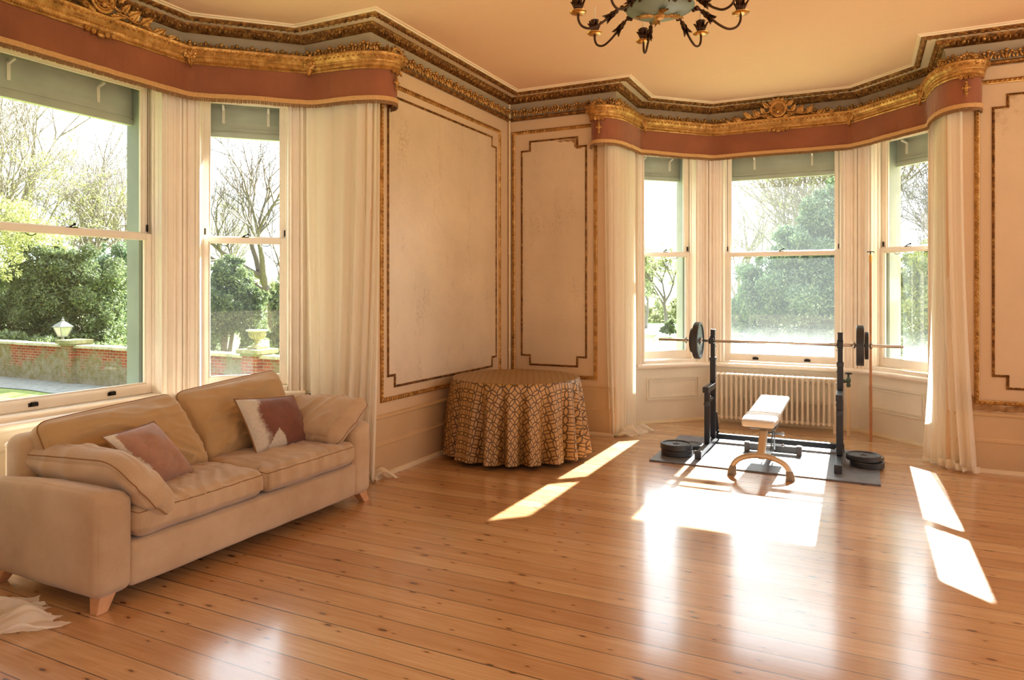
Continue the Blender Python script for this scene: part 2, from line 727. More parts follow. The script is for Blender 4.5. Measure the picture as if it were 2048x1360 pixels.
def mat_hide(name, kind, brown, pale):
    """hide: pale hair with a brown patch whose edge wanders across the cushion"""
    t = NT(name)
    co = t.coord()
    sp = t.n('ShaderNodeSeparateXYZ')
    t.l(co, sp.inputs[0])
    y, z = sp.outputs['Y'], sp.outputs['Z']
    n = t.math('SUBTRACT', t.noise(co, 7.0, 6, 0.62), 0.5)
    fine = t.noise(co, 60, 5, 0.75)
    ff = t.math('MULTIPLY_ADD', t.math('SUBTRACT', fine, 0.5), 0.05, t.math('MULTIPLY', n, 0.22))
    if kind == 'a':
        f = t.math('ADD', t.math('MULTIPLY_ADD', y, 0.9, t.math('MULTIPLY', z, 0.62)), ff)
        k = t.ramp(f, [(0.0, 0.0), (1.0, 1.0)])
        k = t.ramp(t.math('MULTIPLY_ADD', f, 4.0, 0.5 + 0.42, clamp=True), [(0.48, 0.0), (0.52, 1.0)])
        f2 = t.math('ADD', t.math('MULTIPLY_ADD', y, 1.0, t.math('MULTIPLY', z, -0.75)), t.math('MULTIPLY', ff, 2.2))
        k2 = t.ramp(t.math('MULTIPLY_ADD', f2, 2.0, 0.0, clamp=True), [(0.60, 1.0), (0.68, 0.0)])
        k = t.math('MULTIPLY', k, k2)
    else:
        f = t.math('ADD', y, ff)
        k = t.ramp(t.math('MULTIPLY_ADD', f, 4.0, 0.5 + 0.62, clamp=True), [(0.42, 0.0), (0.58, 1.0)])
        tri = t.math('MULTIPLY_ADD', t.math('ABSOLUTE', t.math('ADD', y, 0.05)), 1.7, t.math('ADD', z, ff))
        k2 = t.ramp(t.math('MULTIPLY_ADD', tri, 4.0, 0.5 + 0.06, clamp=True), [(0.47, 0.0), (0.53, 1.0)])
        k = t.math('MULTIPLY', k, k2)
    w = t.ramp(fine, [(0.3, tuple(x * 0.78 for x in pale[:3]) + (1,)), (0.7, pale)])
    b = t.ramp(t.noise(co, 12, 5, 0.7), [(0.3, tuple(x * 0.66 for x in brown[:3]) + (1,)), (0.7, brown)])
    col = t.mix(k, w, b)
    return t.done(t.bsdf(col, 0.6, 0, 0.35, t.noise(co, 200, 3), 0.004, 0.3))


M['hide_a'] = mat_hide('cowhide_ginger', 'a', S((178, 128, 100)), S((228, 214, 192)))
M['hide_b'] = mat_hide('cowhide_chestnut', 'b', S((128, 68, 46)), S((214, 200, 178)))


def mat_tablecloth():
    t = NT('circle_lattice_tablecloth')
    uv = t.n('ShaderNodeUVMap').outputs[0]
    mp = t.mapping(uv, (1 / 0.080, 1 / 0.080, 1), rot=(0, 0, 0.35))
    fr = t.n('ShaderNodeVectorMath', operation='FRACTION')
    t.l(mp, fr.inputs[0])
    ring = None
    inside = None
    for cx, cy in ((0, 0), (1, 0), (0, 1), (1, 1)):
        d = t.n('ShaderNodeVectorMath', operation='DISTANCE')
        fl = t.n('ShaderNodeVectorMath', operation='MULTIPLY')
        t.l(fr.outputs[0], fl.inputs[0])
        fl.inputs[1].default_value = (1, 1, 0)
        t.l(fl.outputs[0], d.inputs[0])
        d.inputs[1].default_value = (cx, cy, 0)
        a = t.math('ABSOLUTE', t.math('SUBTRACT', d.outputs['Value'], 0.7071))
        r = t.math('LESS_THAN', a, 0.058)
        i = t.math('LESS_THAN', d.outputs['Value'], 0.7071)
        ring = r if ring is None else t.math('MAXIMUM', ring, r)
        inside = i if inside is None else t.math('ADD', inside, i)
    petal = t.math('GREATER_THAN', inside, 1.5)
    nz = t.noise(uv, 45, 3)
    c0 = t.ramp(nz, [(0.3, S((168, 126, 74))), (0.7, S((190, 148, 92)))])
    col = t.mix(petal, c0, S((184, 142, 82)))
    col = t.mix(ring, col, S((84, 56, 22)))
    w = t.noise(uv, 500, 2)
    return t.done(t.bsdf(col, t.math('MULTIPLY_ADD', ring, 0.1, 0.38), 0, 0.55, w, 0.001, 0.0))


M['tablecloth'] = mat_tablecloth()
M['table_wood'] = simple('dark_table_wood', S((92, 58, 32)), 0.4, 0, 0.2, 10)
M['black_metal'] = simple('black_powder_coat', S((34, 32, 32)), 0.38, 0.0, 0.1, 20, 0.5)
M['black_plastic'] = simple('black_plastic', S((50, 51, 54)), 0.42, 0, 0.1, 30)
M['plate_grey'] = simple('charcoal_plate', S((26, 27, 30)), 0.42, 0, 0.15, 30)
M['chrome'] = simple('chromed_steel', S((200, 196, 190)), 0.18, 1.0)
M['steel_dark'] = simple('grey_steel', S((110, 106, 100)), 0.35, 0.8)
M['bench_frame'] = simple('champagne_bench_tube', S((196, 178, 152)), 0.32, 0.6)
M['bench_pad'] = simple('pale_bench_vinyl', S((205, 198, 186)), 0.4, 0, 0.04, 8)
M['bench_cap'] = simple('grey_rubber_foot', S((112, 104, 94)), 0.6)


def mat_mat():
    t = NT('textured_rubber_mat')
    co = t.coord()
    ck = t.n('ShaderNodeTexChecker')
    t.l(t.mapping(co, (1, 1, 0.0001), rot=(0, 0, 0.78)), ck.inputs[0])
    ck.inputs['Scale'].default_value = 34
    nz = t.noise(co, 12, 4)
    col = t.ramp(nz, [(0.3, S((98, 103, 112))), (0.7, S((120, 125, 134)))])
    return t.done(t.bsdf(col, 0.38, 0, 0.5, ck.outputs['Fac'], 0.002))


M['mat'] = mat_mat()
M['radiator'] = simple('radiator_enamel', S((242, 230, 210)), 0.35, 0, 0.05, 6)
M['valve'] = simple('green_brass_valve', S((70, 84, 66)), 0.45, 0.4, 0.3, 40)
M['pipe'] = simple('painted_pipe', S((224, 198, 156)), 0.4, 0, 0.05, 4)
M['pole_wood'] = simple('varnished_pole', S((182, 122, 76)), 0.35, 0, 0.15, 9)
M['brass'] = simple('brass', S((206, 156, 84)), 0.28, 0.9)
M['teal'] = simple('duck_egg_enamel', S((128, 148, 132)), 0.45, 0, 0.08, 14)


def mat_grass(name, a, b, sc):
    t = NT(name)
    co = t.coord()
    n1 = t.noise(co, sc, 6, 0.7)
    n2 = t.noise(co, sc * 14, 4, 0.7)
    f = t.math('MULTIPLY_ADD', n2, 0.5, t.math('MULTIPLY', n1, 0.5))
    col = t.ramp(f, [(0.35, a), (0.65, b)])
    return t.done(t.bsdf(col, 0.9, 0, 0.1, n2, 0.03))


M['lawn'] = mat_grass('lawn_grass', S((92, 112, 52)), S((150, 160, 92)), 0.6)
M['bounce_slab'] = simple('bounce_stone', S((150, 138, 122)), 0.8, 0, 0.06, 2)  # stone for the unseen slabs added to bounce light indoors
M['gravel'] = mat_grass('gravel', S((120, 124, 122)), S((196, 194, 186)), 5.0)


def mat_brick():
    t = NT('mossy_old_brick')
    co = t.coord()
    mp = t.mapping(co, (1, 1, 1), rot=(PI / 2, 0, 0))
    br = t.n('ShaderNodeTexBrick')
    t.l(mp, br.inputs['Vector'])
    br.inputs['Color1'].default_value = S((182, 92, 62))
    br.inputs['Color2'].default_value = S((150, 74, 52))
    br.inputs['Mortar'].default_value = S((176, 164, 144))
    br.inputs['Scale'].default_value = 1.0
    br.inputs['Mortar Size'].default_value = 0.008
    br.inputs['Brick Width'].default_value = 0.225
    br.inputs['Row Height'].default_value = 0.075
    n = t.noise(co, 1.5, 6, 0.7)
    n2 = t.noise(co, 7, 5, 0.7)
    sp = t.n('ShaderNodeSeparateXYZ')
    t.l(co, sp.inputs[0])
    lowf = t.math('MULTIPLY_ADD', sp.outputs['Z'], -0.30, 0.30)
    f = t.ramp(t.math('ADD', n, lowf), [(0.52, 0.0), (0.64, 0.85)])
    col = t.mix(f, br.outputs[0], t.ramp(n2, [(0.35, S((120, 116, 62))), (0.55, S((150, 146, 120))), (0.75, S((176, 172, 158)))]))
    return t.done(t.bsdf(col, 0.9, 0, 0.1, br.outputs['Fac'], -0.006))


M['brick'] = mat_brick()
M['stone'] = simple('lichened_stone', S((198, 188, 164)), 0.9, 0, 0.25, 6, bump=0.01, bscale=20)
M['mossy_stone'] = simple('mossy_stone', S((150, 146, 106)), 0.9, 0, 0.3, 8, bump=0.01, bscale=20)


def mat_leaf(name, a, b, tr=0.45):
    t = NT(name)
    oi = t.n('ShaderNodeNewGeometry')
    nz = t.noise(oi.outputs['Position'], 1.6, 3)
    rp = t.math('MULTIPLY_ADD', oi.outputs['Random Per Island'], 0.6, t.math('MULTIPLY', nz, 0.55))
    col = t.ramp(rp, [(0.2, a), (0.8, b)])
    d = t.n('ShaderNodeBsdfDiffuse')
    tl = t.n('ShaderNodeBsdfTranslucent')
    gl = t.n('ShaderNodeBsdfGlossy')
    gl.inputs['Roughness'].default_value = 0.4
    t.l(col, d.inputs[0])
    t.l(col, tl.inputs[0])
    m = t.n('ShaderNodeMixShader')
    m.inputs[0].default_value = tr
    t.l(d.outputs[0], m.inputs[1])
    t.l(tl.outputs[0], m.inputs[2])
    m2 = t.n('ShaderNodeMixShader')
    m2.inputs[0].default_value = 0.06
    t.l(m.outputs[0], m2.inputs[1])
    t.l(gl.outputs[0], m2.inputs[2])
    return t.done(m2.outputs[0])


M['yew'] = mat_leaf('dark_evergreen_leaf', S((58, 80, 48)), S((134, 148, 98)), 0.42)
M['holly'] = mat_leaf('grey_green_leaf', S((64, 96, 64)), S((128, 152, 112)), 0.45)
M['spring'] = mat_leaf('fresh_spring_leaf', S((124, 132, 66)), S((172, 176, 112)), 0.5)
M['lime'] = mat_leaf('lime_leaf', S((98, 124, 44)), S((166, 176, 84)), 0.5)
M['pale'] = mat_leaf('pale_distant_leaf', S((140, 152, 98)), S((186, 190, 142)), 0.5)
M['bark'] = simple('grey_bark', S((112, 102, 90)), 0.9, 0, 0.25, 12)
M['bark_hazed'] = simple('hazed_bark', S((148, 140, 128)), 0.9, 0, 0.2, 12)  # outdoor haze put into the bark colour as a lighter tone
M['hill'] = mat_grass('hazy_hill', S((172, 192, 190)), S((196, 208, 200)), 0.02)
M['lantern_glass'] = simple('lantern_glass', S((186, 188, 168)), 0.2, 0, 0.1, 8)
M['lead'] = simple('lead_grey', S((150, 150, 146)), 0.5, 0.3, 0.2, 12)

# ================================================================== THE ROOM
CEIL = 3.85
HO, CU, SPL = 1.54, 0.835, 0.705      # bay: half opening, half centre wall, splay depth
WT = 0.40                             # wall thickness


def backP(u, v):
    return (2.838 + u, v)


def leftP(u, v):
    return (-v, -4.145 + u)


BAYS = {
    'back': dict(f=backP, loc=(2.838, 0, 0), rz=0.0, v0=1.48),
    'left': dict(f=leftP, loc=(0, -4.145, 0), rz=PI / 2, v0=1.42),
}


def bay_pts(b):
    v0 = b['v0']
    f = b['f']
    return [f(HO, 0), f(HO, v0 - SPL), f(CU, v0), f(-CU, v0), f(-HO, v0 - SPL), f(-HO, 0)]


PERIM = [(9.5, 0)] + bay_pts(BAYS['back']) + [(0, 0)] + bay_pts(BAYS['left']) + [(0, -11.0)]


def grow(path, d):
    m = MB()
    m.sweep(path, [(-d, 0), (-d, 1)], closed_prof=False)
    return [(p[0], p[1]) for p in m.v[::2]]


# floor and ceiling follow the bays
fl = MB()
fl.prism(grow(PERIM, 0.02) + [(9.5, -11.0)], -0.12, 0.0)
struct(fl.build('floor', M['floor'], smooth=0), 'bare varnished pine floorboards running across the room', 'floor')
ce = MB()
ce.prism(grow(PERIM, 0.42) + [(9.5, -11.0)], CEIL, CEIL + 0.25)
struct(ce.build('ceiling', M['ceil'], smooth=0), 'flat warm cream painted ceiling above the cornice', 'ceiling')

# plain walls
wl = MB()
wl.box(-WT, 0, -2.605, 0.4, -0.9, CEIL)
wl.box(-WT, 0, -11, -5.685, -0.9, CEIL)
struct(wl.build('wall_left', M['plaster'], smooth=0), 'pale ochre plaster wall with the widest gilded panel, beside the sofa', 'wall')
wb = MB()
wb.box(0, 1.298, 0, WT, -0.9, CEIL)
wb.box(4.378, 9.5, 0, WT, -0.9, CEIL)
struct(wb.build('wall_back', M['plaster'], smooth=0), 'pale ochre plaster wall either side of the gym bay', 'wall')

SEGS = [('centre', 0.0), ('right', -PI / 4), ('left', PI / 4)]


def seg_info(b, which):
    v0 = b['v0']
    if which == 'centre':
        return Vector((0, v0)), 0.0, 2 * CU, 1.29
    s = 1 if which == 'right' else -1
    return Vector((s * (CU + HO) / 2, v0 - SPL / 2)), -s * PI / 4, SPL * math.sqrt(2), 0.70


def win_shift(b, which):
    """the canted windows of the gym bay sit a little outward of the middle of their walls"""
    if b['v0'] < 1.45 or which == 'centre':
        return 0.0
    return 0.03 if which == 'right' else -0.03


ZS, ZH = 0.70, 3.30


def seg_matrix(b, which):
    c, a, L, w = seg_info(b, which)
    return Matrix.Translation((c.x, c.y, 0)) @ Matrix.Rotation(a, 4, 'Z'), L, w


CASING = [(0, .11), (0, .05), (.05, .035), (.10, .03), (.14, .01), (.16, -.005), (.20, -.012), (.25, -.008), (.28, .006),
          (.30, .008), (.32, 0), (.55, 0), (.57, -.010), (.61, -.014), (.65, -.010), (.67, .0), (.70, .004), (.72, -.004),
          (.78, -.028), (.86, -.034), (.92, -.024), (.94, -.006), (.955, .004), (1.0, .004), (1.0, .11)]


def build_bay(side):
    b = BAYS[side]
    v0 = b['v0']
    wall = MB()
    dado = []
    cas = []
    for which, _a in SEGS:
        Ms, L, w = seg_matrix(b, which)
        t = WT
        k = 0.4142 * t
        xs = win_shift(b, which)

        def pr(poly, z0, z1, mb):
            q = [(Ms @ Vector((x, y, 0))) for x, y in poly]
            mb.prism([(p.x, p.y) for p in q], z0, z1)
        pr([(-L / 2, 0), (L / 2, 0), (L / 2 + k, t), (-L / 2 - k, t)], -0.9, ZS - 0.03, wall)
        pr([(-L / 2, 0), (L / 2, 0), (L / 2 + k, t), (-L / 2 - k, t)], ZH, CEIL, wall)
        pr([(-L / 2, 0), (xs - w / 2 - 0.006, 0), (xs - w / 2 - 0.006, t), (-L / 2 - k, t)], ZS - 0.03, ZH, wall)
        pr([(xs + w / 2 + 0.006, 0), (L / 2, 0), (L / 2 + k, t), (xs + w / 2 + 0.006, t)], ZS - 0.03, ZH, wall)
        # reeded casings
        for sgn in (1, -1):
            d = L / 2 - w / 2 - sgn * xs
            poly = [(xs + sgn * (w / 2 + s * d), y - 0.006) for s, y in CASING]
            if sgn < 0:
                poly = poly[::-1]
            cm = MB()
            pr(poly, ZS + 0.012, ZH + 0.12, cm)
            cas.append(cm)
        # dado: panel with a raised frame
        dm = MB()
        dado.append(dm)
        for (x0, x1, z0, z1, th) in ((-L / 2 + 0.14, L / 2 - 0.14, 0.275, 0.545, 0.0),):
            for k2, (ins, ww, hh) in enumerate(((0.0, 0.014, 0.020), (0.030, 0.012, 0.014))):
                a0, a1, c0, c1 = x0 + ins, x1 - ins, z0 + ins, z1 - ins
                for (p, q, r, s2) in ((a0, a1, c0, c0 + ww), (a0, a1, c1 - ww, c1), (a0, a0 + ww, c0 + ww, c1 - ww), (a1 - ww, a1, c0 + ww, c1 - ww)):
                    dm.box(p, q, -hh, 0.004, r, s2, Ms)
    # returns
    wall.box(HO, HO + 0.3, WT, v0 - SPL, -0.9, CEIL)
    wall.box(-HO - 0.3, -HO, WT, v0 - SPL, -0.9, CEIL)
    wo = wall.build('wall_%s' % side, M['dado'], smooth=0)
    wo.location = b['loc']
    wo.rotation_euler = (0, 0, b['rz'])
    struct(wo, 'cream %s wall of the canted bay under and between its windows' % ('panelled' if side == 'back' else 'painted'),
           'wall')
    wo['label'] = ('cream panelled bay wall around the three windows behind the gym rack' if side == 'back'
                   else 'cream bay wall around the windows behind the sofa')
    # trim of the bay: casings, sill, panel frames, floor bead
    n = 1 if side == 'back' else 2
    r = thing('trim_%d' % n, 'reeded cream joinery of the %s' % ('bay behind the gym rack' if side == 'back' else 'bay behind the sofa'),
              'trim', b['loc'], b['rz'], kind='structure')
    for cm in cas:
        cm.build('window_casing', M['wood_paint'], r, smooth=28)
    for dm in dado:
        dm.build('dado_panel_frame', M['dado'], r, smooth=0)
    path = [(HO, 0), (HO, v0 - SPL), (CU, v0), (-CU, v0), (-HO, v0 - SPL), (-HO, 0)]
    sill = MB()
    prof = [(-0.115, 0.672), (0.0, 0.672), (0.0, 0.655), (0.02, 0.650), (0.042, 0.657), (0.055, 0.672), (0.057, 0.69),
            (0.05, 0.704), (0.036, 0.712), (-0.115, 0.716)]
    sill.sweep(path[1:5], prof)
    sill.build('window_board', M['wood_paint'], r, smooth=40)
    bead = MB()
    bead.sweep(path, [(-0.005, 0), (0.034, 0), (0.033, 0.012), (0.026, 0.025), (0.014, 0.033), (-0.005, 0.035)])
    bead.build('floor_bead', M['bead'], r, smooth=40)
    return r


build_bay('back')
build_bay('left')


# ------------------------------------------------------------------ sash windows
def make_window(num, side, which, label, zsb=0.755, dusty=False):
    b = BAYS[side]
    c, a, L, w = seg_info(b, which)
    Mb = Matrix.Translation(b['loc']) @ Matrix.Rotation(b['rz'], 4, 'Z')
    xs = win_shift(b, which)
    p = Mb @ Vector((c.x + xs * math.cos(a), c.y + xs * math.sin(a), 0))
    r = thing('window_%d' % num, label, 'window', p, b['rz'] + a, kind='structure')
    wp = M['wood_paint']
    h = w / 2 - 0.0015
    zm0, zm1 = 2.012, 2.055
    y0 = 0.105
    # box frame: linings, parting bead, sill and head
    m = MB()
    for s in (-1, 1):
        m.box(*sorted((s * (w / 2), s * (w / 2 - 0.012))), 0.085, 0.10, zsb, ZH)
        m.box(*sorted((s * (w / 2), s * (w / 2 - 0.008))), y0 + 0.040, y0 + 0.046, zsb, ZH)
    m.box(-w / 2, w / 2, 0.0, 0.20, 0.690, zsb - 0.004)
    m.box(-w / 2, w / 2, 0.0, 0.21, 3.285, ZH + 0.002)
    m.box(-w / 2, w / 2, 0.005, 0.10, 3.245, 3.29)
    m.build('box_frame', wp, r, smooth=0, bevel=0.003)

    def sash(yc, z0, z1, bot, top, name):
        m = MB()
        st = 0.052
        ya, yb = yc - 0.02, yc + 0.02
        m.box(-h, -h + st, ya, yb, z0, z1)
        m.box(h - st, h, ya, yb, z0, z1)
        m.box(-h + st, h - st, ya, yb, z0, z0 + bot)
        m.box(-h + st, h - st, ya, yb, z1 - top, z1)
        # glazing ovolo
        g = 0.012
        for (p0, p1, q0, q1) in ((-h + st, h - st, z0 + bot, z0 + bot + g), (-h + st, h - st, z1 - top - g, z1 - top),
                                 (-h + st, -h + st + g, z0 + bot + g, z1 - top - g), (h - st - g, h - st, z0 + bot + g, z1 - top - g)):
            m.box(p0, p1, ya + 0.012, yb - 0.004, q0, q1)
        o = m.build(name, wp, r, smooth=0, bevel=0.003)
        gl = MB()
        gl.box(-h + st + 0.002, h - st - 0.002, yc + 0.004, yc + 0.008, z0 + bot + 0.002, z1 - top - 0.002)
        gl.build('pane', M['glass_dusty' if dusty else 'glass'], o, smooth=0)
        return o
    lo = sash(y0 + 0.018, zsb, zm1, 0.085 if which != 'centre' else 0.078, 0.043, 'lower_sash')
    up = sash(y0 + 0.066, zm0, 3.29, 0.043, 0.05, 'upper_sash')
    # ironmongery
    xs = (-0.29, 0.29) if which == 'centre' else (0.0,)
    if which == 'centre':
        for x in xs:
            m = MB()
            m.box(x - 0.034, x + 0.034, y0 - 0.008, y0 - 0.001, zsb + 0.022, zsb + 0.050)
            m.box(x - 0.020, x + 0.020, y0 - 0.022, y0 - 0.004, zsb + 0.030, zsb + 0.056)
            m.build('sash_lift', M['iron'], lo, smooth=0, bevel=0.003)
    m = MB()
    m.box(-0.03, 0.03, y0 + 0.0, y0 + 0.05, zm1, zm1 + 0.008)
    m.tube([(-0.02, y0 + 0.02, zm1 + 0.008), (0.0, y0 + 0.02, zm1 + 0.02), (0.025, y0 + 0.035, zm1 + 0.03)], 0.006, 6)
    m.ball((0.025, y0 + 0.035, zm1 + 0.032), 0.011, n=8, m=5)
    m.build('sash_fastener', M['iron'], lo, smooth=40)
    for x in ((-0.27, 0.27) if which == 'centre' else (-0.17, 0.17)):
        m = MB()
        m.tube([(x + 0.042 * math.cos(t), y0 + 0.062, zm0 + 0.006 - 0.034 * math.sin(t)) for t in [PI * i / 10 for i in range(11)]], 0.0035, 6)
        m.build('pull_ring', M['iron'], up, smooth=60)
    for s in (-1, 1):
        m = MB()
        m.box(s * (h - 0.02) - 0.006, s * (h - 0.02) + 0.006, y0 + 0.030, y0 + 0.046, zm1 + 0.02, zm1 + 0.075)
        m.build('sash_stop', M['iron'], up, smooth=0)
    # outside: weathered green linings and the blind box under the head
    for s in (-1, 1):
        m = MB()
        m.box(*sorted((s * (w / 2 + 0.004), s * (w / 2 - 0.022))), 0.205, WT - 0.005, 0.70, 3.31)
        m.box(*sorted((s * (w / 2 + 0.004), s * (w / 2 - 0.05))), 0.205, 0.222, 0.70, 3.31)
        m.build('outer_lining', M['lining'], r, smooth=0)
    m = MB()
    m.box(-w / 2, w / 2, 0.205, WT + 0.05, 0.66, 0.70)
    m.build('outer_sill', M['outer_green'], r, smooth=0)
    m = MB()
    m.box(-w / 2 + 0.022, w / 2 - 0.022, 0.335, 0.365, 2.995, 3.32)
    m.box(-w / 2 + 0.022, w / 2 - 0.022, 0.322, 0.372, 2.965, 3.01)
    m.box(-w / 2 + 0.022, w / 2 - 0.022, 0.326, 0.34, 3.03, 3.045)
    m.box(-w / 2 + 0.022, w / 2 - 0.022, 0.205, 0.365, 3.30, 3.325)
    bx = m.build('blind_box', M['outer_green'], r, smooth=0)
    for x in ((-0.33, 0.33) if which == 'centre' else (-0.19, 0.19)):
        m = MB()
        m.box(x - 0.012, x + 0.012, 0.322, 0.336, 3.09, 3.22)
        m.bar((x, 0.33, 3.21), (x + 0.0, 0.25, 3.235), 0.018, 0.016)
        m.build('bracket', M['wood_paint'], bx, smooth=0)
    if which == 'centre':
        for s in (-1, 1):
            m = MB()
            x = s * (w / 2 - 0.018)
            m.tube([(x + 0.002 * (i % 2), y0 + 0.036, zm1 + 0.01 + 0.012 * i) for i in range(100)], 0.0024, 5)
            m.build('sash_cord', M['iron'], r, smooth=60)
    return r


make_window(1, 'left', 'centre', 'wide sash window behind the sofa looking onto the brick garden wall')
make_window(2, 'left', 'right', 'narrow canted sash window showing the stone urn behind the sofa')
make_window(3, 'back', 'left', 'narrow canted sash window showing the meadow beyond the barbell tip', dusty=False)
make_window(4, 'back', 'centre', 'wide sash window behind the barbell and above the radiator', zsb=0.728, dusty=True)
make_window(5, 'back', 'right', 'narrow canted sash window beside the leaning wooden pole', dusty=True)
make_window(6, 'left', 'left', 'narrow canted sash window at the near end of the sofa bay')


# ------------------------------------------------------------------ cornice round the whole room
def offs(path, d):
    m = MB()
    m.sweep(path, [(d, 0), (d, 1)], closed_prof=False)
    return [Vector((p[0], p[1], 0)) for p in m.v[::2]]


def along(path, off, step):
    """evenly spaced frames on each straight of an offset path -> (pos, dir, normal)"""
    Q = offs(path, off)
    out = []
    for i in range(len(Q) - 1):
        d = Q[i + 1] - Q[i]
        L = d.length
        d.normalize()
        n = Vector((-d.y, d.x, 0))
        k = max(1, int(round(L / step)))
        for j in range(k):
            out.append((Q[i] + d * (L * (j + 0.5) / k), d, n))
    return out


VIS = [(6.2, 0)] + PERIM[1:-1] + [(0, -6.6)]      # ornament only where the room can be seen
cor = thing('trim_3', 'gilded leaf cornice running under the ceiling all round the room', 'cornice', kind='structure')
m = MB()
m.sweep(PERIM, [(-0.02, 3.55), (0.002, 3.55), (0.004, 3.68), (0.008, 3.72), (0.018, 3.75), (0.04, 3.77), (-0.02, 3.78)])
m.build('cove', M['cove'], cor, smooth=40)
m = MB()
m.sweep(PERIM, [(-0.02, 3.815), (0.16, 3.815), (0.16, 3.835), (0.205, 3.835), (0.207, 3.828), (0.218, 3.828), (0.222, 3.838),
                (0.238, 3.840), (0.242, 3.86), (-0.02, 3.86)])
m.build('ceiling_moulding', M['cream'], cor, smooth=30)
m = MB()
m.sweep(PERIM, [(-0.01, 3.556), (0.022, 3.556), (0.034, 3.566), (0.036, 3.58), (0.026, 3.594), (-0.01, 3.598)])
m.build('gilt_fillet', M['gilt_dark'], cor, smooth=40)
m = MB()
m.sweep(PERIM, [(0.0, 3.752), (0.034, 3.752), (0.042, 3.762), (0.050, 3.765), (0.066, 3.78), (0.086, 3.806), (0.088, 3.818), (0.0, 3.82)])
for (p, d, n) in along(VIS, 0.066, 0.076):
    R = Matrix((d, n, Vector((0, 0, 1)))).transposed().to_4x4()
    m.ball(p + Vector((0, 0, 3.786)), 0.024, (0.85, 0.75, 1.0), 8, 5, R)
    q = p + d * 0.038
    m.ball(q + Vector((0, 0, 3.782)), 0.012, (0.7, 0.9, 1.9), 6, 4, R)
    m.ball(q + n * 0.014 + Vector((0, 0, 3.803)), 0.010, (1.0, 0.9, 0.9), 6, 4, R)
m.build('egg_band', M['gilt_dark'], cor, smooth=60)
m = MB()
m.sweep(PERIM, [(0.158, 3.812), (0.17, 3.806), (0.19, 3.812), (0.204, 3.826), (0.204, 3.84), (0.158, 3.84)])
for (p, d, n) in along(VIS, 0.180, 0.058):
    a = (d * 0.8 + Vector((0, 0, 0.35)) + n * 0.35).normalized()
    R = Matrix((a, n, a.cross(n))).transposed().to_4x4()
    m.ball(p + Vector((0, 0, 3.812)), 0.020, (1.3, 0.65, 0.6), 7, 4, R)
    m.ball(p + d * 0.022 + Vector((0, 0, 3.818)), 0.010, (1, 1, 1), 6, 4)
m.build('leaf_bead', M['gilt_dark'], cor, smooth=60)
m = MB()
for (p, d, n) in along(VIS, 0.018, 0.128):
    R = Matrix((d, n, Vector((0, 0, 1)))).transposed().to_4x4()

    def bl(du, z, r, sc, tilt=0.0, out=0.0):
        RR = R @ Matrix.Rotation(tilt, 4, 'Y')
        m.ball(p + d * du + n * out + Vector((0, 0, z)), r, sc, 7, 5, RR)
    bl(0, 3.638, 0.030, (0.42, 0.55, 1.25), 0, 0.006)
    bl(0, 3.672, 0.022, (0.8, 0.9, 0.75), 0, 0.022)
    for s in (-1, 1):
        bl(s * 0.024, 3.632, 0.026, (0.42, 0.5, 1.2), s * 0.42, 0.002)
        bl(s * 0.036, 3.662, 0.017, (0.9, 0.9, 0.8), 0, 0.016)
        bl(s * 0.052, 3.625, 0.014, (0.8, 0.7, 1.5), s * -0.2, 0.0)
        bl(s * 0.058, 3.652, 0.010, (1, 0.8, 1), 0, 0.004)
m.build('leaf_frieze', M['gilt'], cor, smooth=60)

# ------------------------------------------------------------------ skirtings
SK = [(0.0, 0.0), (0.052, 0.0), (0.051, 0.014), (0.042, 0.028), (0.030, 0.034), (0.030, 0.262), (0.036, 0.268), (0.036, 0.280),
      (0.026, 0.288), (0.024, 0.296), (0.020, 0.302), (0.020, 0.490), (0.030, 0.496), (0.033, 0.508), (0.024, 0.518), (0.008, 0.526), (0.0, 0.526)]
SKU = [p for p in SK]
for nm, path, lab in (('baseboard_back', [(1.298, 0), (0, 0), (0, -0.06)], 'tall moulded ochre skirting behind the round table'),
                      ('baseboard_left', [(0.06, 0), (0, 0), (0, -2.605)], 'tall moulded ochre skirting between sofa and corner'),
                      ('baseboard_right', [(9.5, 0), (4.378, 0)], 'tall moulded ochre skirting under the damp-stained panel')):
    m = MB()
    if nm == 'baseboard_back':
        path = path[:2]
    elif nm == 'baseboard_left':
        path = path[1:]
    m.sweep(path, SKU)
    o = m.build(nm, M['skirting'], smooth=30)
    struct(o, lab, 'baseboard')
    m = MB()
    m.sweep(path, [(0.028, 0.0), (0.054, 0.0), (0.053, 0.014), (0.044, 0.029), (0.028, 0.036)])
    m.build('floor_bead', M['bead'], o, smooth=40)


# ------------------------------------------------------------------ gilded wall panels
def loop_sweep(m, pts, prof, mp):
    """closed mitred moulding: pts (s,z) counter clockwise, prof (a,h): a inward offset, h height off the wall"""
    n = len(pts)
    k = len(prof)
    o = len(m.v)
    P = [Vector(p) for p in pts]
    for i in range(n):
        d0 = (P[i] - P[i - 1]).normalized()
        d1 = (P[(i + 1) % n] - P[i]).normalized()
        n0 = Vector((-d0.y, d0.x))
        n1 = Vector((-d1.y, d1.x))
        b = (n0 + n1) / max(0.3, 1 + n0.dot(n1))
        for a, h in prof:
            q = P[i] + b * a
            m.v.append(tuple(mp(q.x, q.y, h)))
    for i in range(n):
        for j in range(k - 1):
            a = o + i * k + j
            c = o + ((i + 1) % n) * k + j
            m.f.append((a, a + 1, c + 1, c))


def notched(s0, s1, z0, z1, e):
    return [(s0 + e, z0), (s1 - e, z0), (s1 - e, z0 + e), (s1, z0 + e), (s1, z1 - e), (s1 - e, z1 - e), (s1 - e, z1), (s0 + e, z1),
            (s0 + e, z1 - e), (s0, z1 - e), (s0, z0 + e), (s0 + e, z0 + e)]


